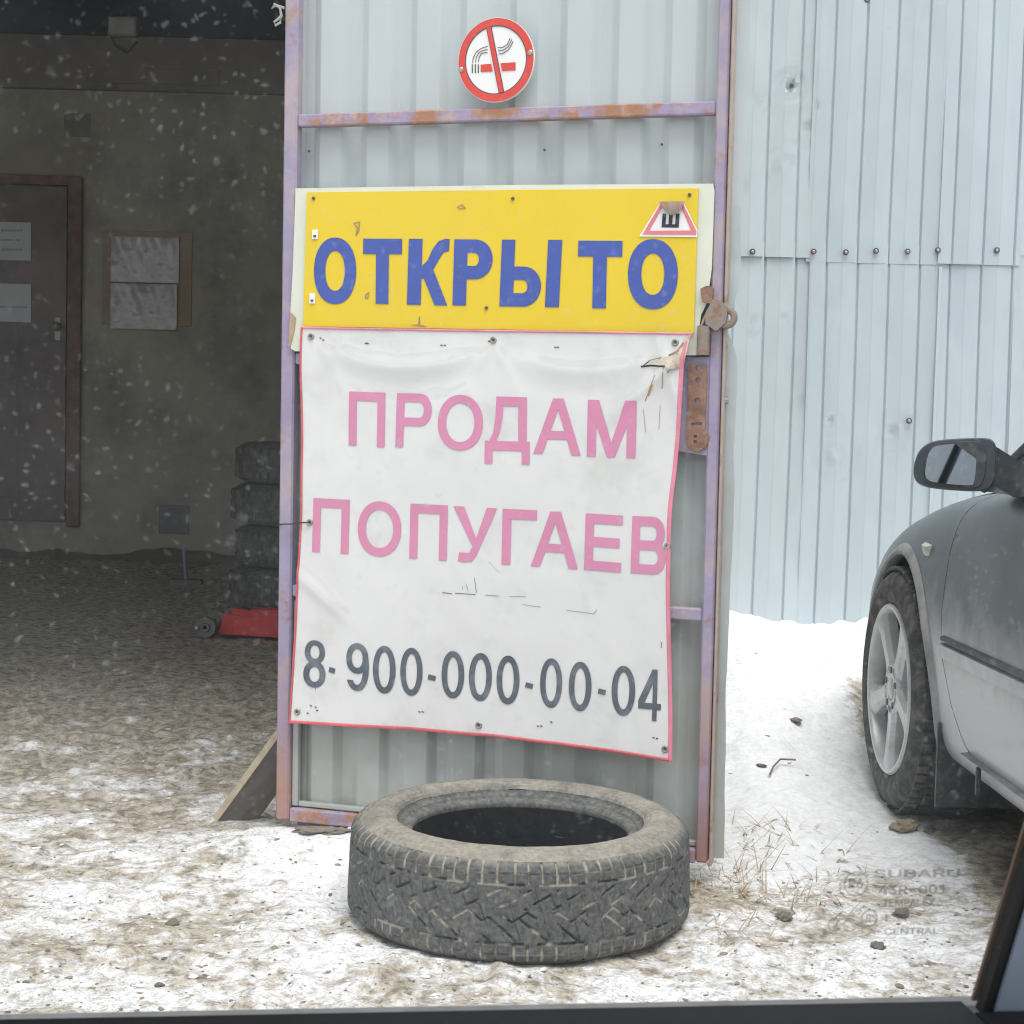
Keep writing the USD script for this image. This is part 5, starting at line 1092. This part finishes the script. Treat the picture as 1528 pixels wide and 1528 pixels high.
# scattered grit and ice crumbs
for nm, mt, cnt, szr, seed, lb, ct in (("grit", "stone", 800, (.0014, .0042), 5, "loose dark grit scattered over the trodden snow", "grit"), ("sand_crumbs", "clod", 700, (.002, .0055), 6, "tan sand crumbs scattered over the yard and garage floor", "sand"), ("ice_crumbs", "white", 500, (.002, .006), 8, "white crumbs of ice and snow on the yard", "ice")):
    r_ = np.random.default_rng(seed); ms = []; k = 0
    tmpl = [trimesh.creation.icosphere(0, 1.0) if j % 2 else trimesh.creation.icosphere(1, 1.0) for j in range(4)]
    V, F_, base_ = [], [], 0
    while k < cnt:
        px, py = r_.uniform(-60, 1560), r_.uniform(930 if nm == "sand_crumbs" else 1090, 1530); p = on_ground(px, py, 0.0)
        if nm != "ice_crumbs" and p[0] > .42 and p[1] > 3.5 and r_.random() < .88: continue
        if px > 430 and px < 1085 and py < 1210: continue
        s_ = r_.uniform(*szr) * (0.6 + 0.8 * r_.random() ** 3); t = tmpl[k % 4 if s_ > .006 else 1]; v = t.vertices * (0.7 + .6 * r_.random((len(t.vertices), 1))) * s_ * np.array([1.5, .9, .4]); an = r_.random() * 6.28
        v = v @ np.array([[math.cos(an), -math.sin(an), 0], [math.sin(an), math.cos(an), 0], [0, 0, 1]]).T + [p[0], p[1], gz_(p[0], p[1]) + s_ * .2]; V.append(v); F_.append(t.faces + base_); base_ += len(v); k += 1
    solo(nm, trimesh.Trimesh(np.vstack(V), np.vstack(F_), process=False), mt, lb, ct, False, kind="stuff")
# dry grass by the foot of the gate
r_ = np.random.default_rng(12); V, F_, b0 = [], [], 0
def blade(p, dirv, ln_, wd, droop, V, F_, b0):
    sd = np.cross(dirv, [0, 0, 1.0]); sd /= np.linalg.norm(sd) + 1e-9
    for i, t in enumerate(np.linspace(0, 1, 6)):
        c = p + dirv * ln_ * t + np.array([0, 0, -droop * t * t]); w_ = wd * (1 - .8 * t); V += [c - sd * w_, c + sd * w_]
        if i: k = b0 + 2 * i; F_ += [(k - 2, k - 1, k + 1), (k - 2, k + 1, k)]
    return b0 + 12
spots = [(1102, 1288, 60, .05), (1090, 1310, 70, .06), (1125, 1265, 45, .05), (1150, 1330, 70, .07), (1190, 1325, 80, .08), (1240, 1300, 70, .07), (1225, 1335, 50, .06), (1120, 1345, 50, .06), (1050, 1312, 40, .05), (1260, 1270, 30, .05), (1140, 1250, 25, .04), (1170, 1245, 20, .05), (1095, 1385, 40, .05)]
for (x, y, n_, sp_) in spots:
    g0 = on_ground(x, y, .02)
    for k in range(n_):
        p = g0 + np.array([r_.normal(0, sp_), r_.normal(0, sp_ * .6), 0]); p[2] = gz_(p[0], p[1]) - .002; up_ = r_.random() ** 3.5 * 1.1 + .03; az = r_.uniform(0, 6.28); dv = np.array([math.cos(az), math.sin(az), up_]); dv /= np.linalg.norm(dv)
        b0 = blade(p, dv, r_.uniform(.03, .10) * (1.3 if up_ > .6 else 1), r_.uniform(.0008, .0018), r_.uniform(0, .03), V, F_, b0)
solo("dry_grass", trimesh.Trimesh(np.array(V), np.array(F_), process=False), "straw", "dry straw-coloured grass poking from snow at the foot of the gate", "grass", False, kind="stuff")

# ------------------------------------------------------------------ long building across the yard (seen in the car's mirror)
ob = thing("yard_building", "long grey block building across the yard, reflected in the car mirror", "building", (0, -11, 0))
part(ob, "wall", rbox(-14, 12, -14, -11, -0.1, 3.0), "brick", False); part(ob, "roof", trimesh.Trimesh(*_hull([(-14.3, -10.6, 3.003), (12.3, -10.6, 3.003), (-14.3, -14.4, 3.6), (12.3, -14.4, 3.6), (-14.3, -14.4, 3.003), (12.3, -14.4, 3.003)]), process=False), "block", False)
for k in range(6): part(ob, "door", rbox(-12.5 + 4 * k, -9.8 + 4 * k, -11.0 + .002, -10.95, 0.0, 2.4), "doorframe")

# ------------------------------------------------------------------ door of the car the yard is seen from
def wl(px, py):  # depth of the window plane
    return None
pl = CAM + ray(0, 1518) * 0.47; pr_ = CAM + ray(1450, 1490) * 0.505
wd = pr_ - pl; wd[2] = 0; wd /= np.linalg.norm(wd); wn = np.array([-wd[1], wd[0], 0])       # wn points out into the yard
wz = (pl[2] + pr_[2]) / 2
def Wp(u, z, n): return np.array([pl[0], pl[1], 0]) + u * wd + np.array([0, 0, z]) + n * wn
def WUV(px, py):
    p = on_plane(px, py, pl, wn); return float((p - pl) @ wd), float(p[2])
def wext(poly, n0, n1):
    m = ext(poly, n1 - n0); v = m.vertices; o = trimesh.Trimesh(np.array([Wp(a_, b_, n0 + c_) for a_, b_, c_ in v]), m.faces, process=True); o.fix_normals(); return o
k0, k1 = np.array(WUV(1455, 1528)), np.array(WUV(1528, 1283)); kd = (k1 - k0) / (k1[1] - k0[1])    # run of the pillar per metre of height
ZT = wz + 0.43
pu = lambda z: k0[0] + kd[0] * (z - k0[1]) * (1 if z < k1[1] else 1)
LU = -0.52
cd = thing("near_car", "near dark car with the dusty window one looks out through", "car", Wp(0.15, wz - .3, 0))
opening = Polygon([(LU, wz - .03), (pu(wz - .03), wz - .03), (pu(ZT), ZT), (LU + .06, ZT)])
part(cd, "window_pane", wext(opening.buffer(.006), -.0016, .0016), "pane", False)
ring_ = opening.buffer(.075, join_style=2).difference(opening.buffer(.0032, join_style=2)).difference(sbox(LU - .2, wz - .4, pu(wz) + .5, wz - .004))
part(cd, "window_frame", wext(ring_, -.004, .0030), "interior_grey", False)
seal = opening.buffer(.0034, join_style=2).difference(opening.buffer(.0, join_style=2)).difference(sbox(LU - .2, wz - .4, pu(wz) + .5, wz - .004))
part(cd, "window_seal", wext(seal, -.0025, .003), "interior_black", False)
seale = opening.buffer(.0005, join_style=2).difference(opening.buffer(-.0012, join_style=2)).difference(sbox(LU - .2, wz - .4, pu(wz) + .5, wz - .002)).difference(sbox(LU - .2, ZT - .05, LU + .3, ZT + .1))
part(cd, "seal_edge", wext(seale, .0034, .0050), "seal_edge", False)
def wbox(u0, u1, z0, z1, n0, n1, r=.004):
    m = rbox(u0, u1, z0, z1, n0, n1, r); return trimesh.Trimesh(np.array([Wp(*q) for q in m.vertices]), m.faces, process=False)
part(cd, "inner_sill", wbox(LU - .05, WUV(1433, 1500)[0], wz - .10, wz + .0012, -.045, -.003, .002), "interior_black")
part(cd, "inner_sill", wbox(WUV(1433, 1500)[0] + .0005, pu(wz) + .2, wz - .10, wz - .0018, -.045, -.0045, .002), "interior_black")
part(cd, "outer_lip", wbox(LU - .05, pu(wz) + .06, wz - .05, wz - .0048, .004, .018, .003), "door_lip")
part(cd, "door_skin", wbox(LU - .06, pu(wz) + .25, wz - .62, wz - .053, .004, .06, .02), "paint")
part(cd, "inner_panel", wbox(LU - .06, pu(wz) + .25, wz - .62, wz - .104, -.075, -.002, .02), "interior_black")
part(cd, "roof", wbox(LU - .12, pu(ZT) + .30, ZT + .060, ZT + .10, -1.35, .02, .015), "paint")  # roof and shell parts out of view, added to darken the sill and cabin
part(cd, "headliner", wbox(LU - .10, pu(ZT) + .28, ZT + .050, ZT + .0585, -1.33, -.012, .003), "interior_black")
part(cd, "far_door", wbox(LU - .06, pu(wz) + .25, wz - .62, wz - .06, -1.40, -1.33, .02), "paint")
part(cd, "floor_pan", wbox(LU - .06, pu(wz) + .25, wz - .66, wz - .625, -1.35, .0, .01), "interior_black")
for uu_ in (LU - .09, pu(ZT) + .22): part(cd, "far_pillar", wbox(uu_, uu_ + .06, wz - .055, ZT + .0495, -1.37, -1.33, .01), "interior_black")
# etched maker's marks in the lower corner of the pane
def etch(s, x0, y0_, x1, y1_):
    a_, b_ = np.array(WUV(x0, y1_)), np.array(WUV(x1, y0_)); m = meshkit.text_mesh(s, .01, .0004, True); v = m.vertices; lo, hi = v.min(0), v.max(0)
    t = (v - lo) / np.maximum(hi - lo, 1e-9); part(cd, "etched_text", trimesh.Trimesh(np.array([Wp(a_[0] + q[0] * (b_[0] - a_[0]), a_[1] + q[1] * (b_[1] - a_[1]), -.0026 - .0003 * q[2]) for q in t]), m.faces, process=False), "etch", False)
etch("SUBARU", 1299, 1293, 1428, 1306); etch("43R-001", 1306, 1316, 1408, 1331); etch("TEMPALEX", 1312, 1337, 1390, 1349); etch("E6", 1262, 1307, 1284, 1322); etch("JIS", 1284, 1360, 1304, 1372); etch("I", 1316, 1360, 1320, 1371); etch("IN", 1334, 1360, 1348, 1371); etch("A-CENTRAL", 1290, 1380, 1396, 1391)
for (x, y, r) in ((1273, 1315, 18), (1293, 1366, 12.5)):
    c, e = np.array(WUV(x, y)), np.array(WUV(x + r, y)); rad = e[0] - c[0]; part(cd, "etched_ring", wext(Point(c).buffer(rad, 24).difference(Point(c).buffer(rad - .00035, 24)), -.0029, -.0026), "etch", False)
c = [np.array(WUV(*q)) for q in ((1241, 1376), (1253, 1376), (1264, 1376))]
for p_ in c: part(cd, "etched_ring", wext(Point(p_).buffer(.0021, 16).difference(Point(p_).buffer(.00175, 16)).difference(sbox(p_[0] + .0008, p_[1] - .0009, p_[0] + .003, p_[1] + .0009)), -.0029, -.0026), "etch", False)
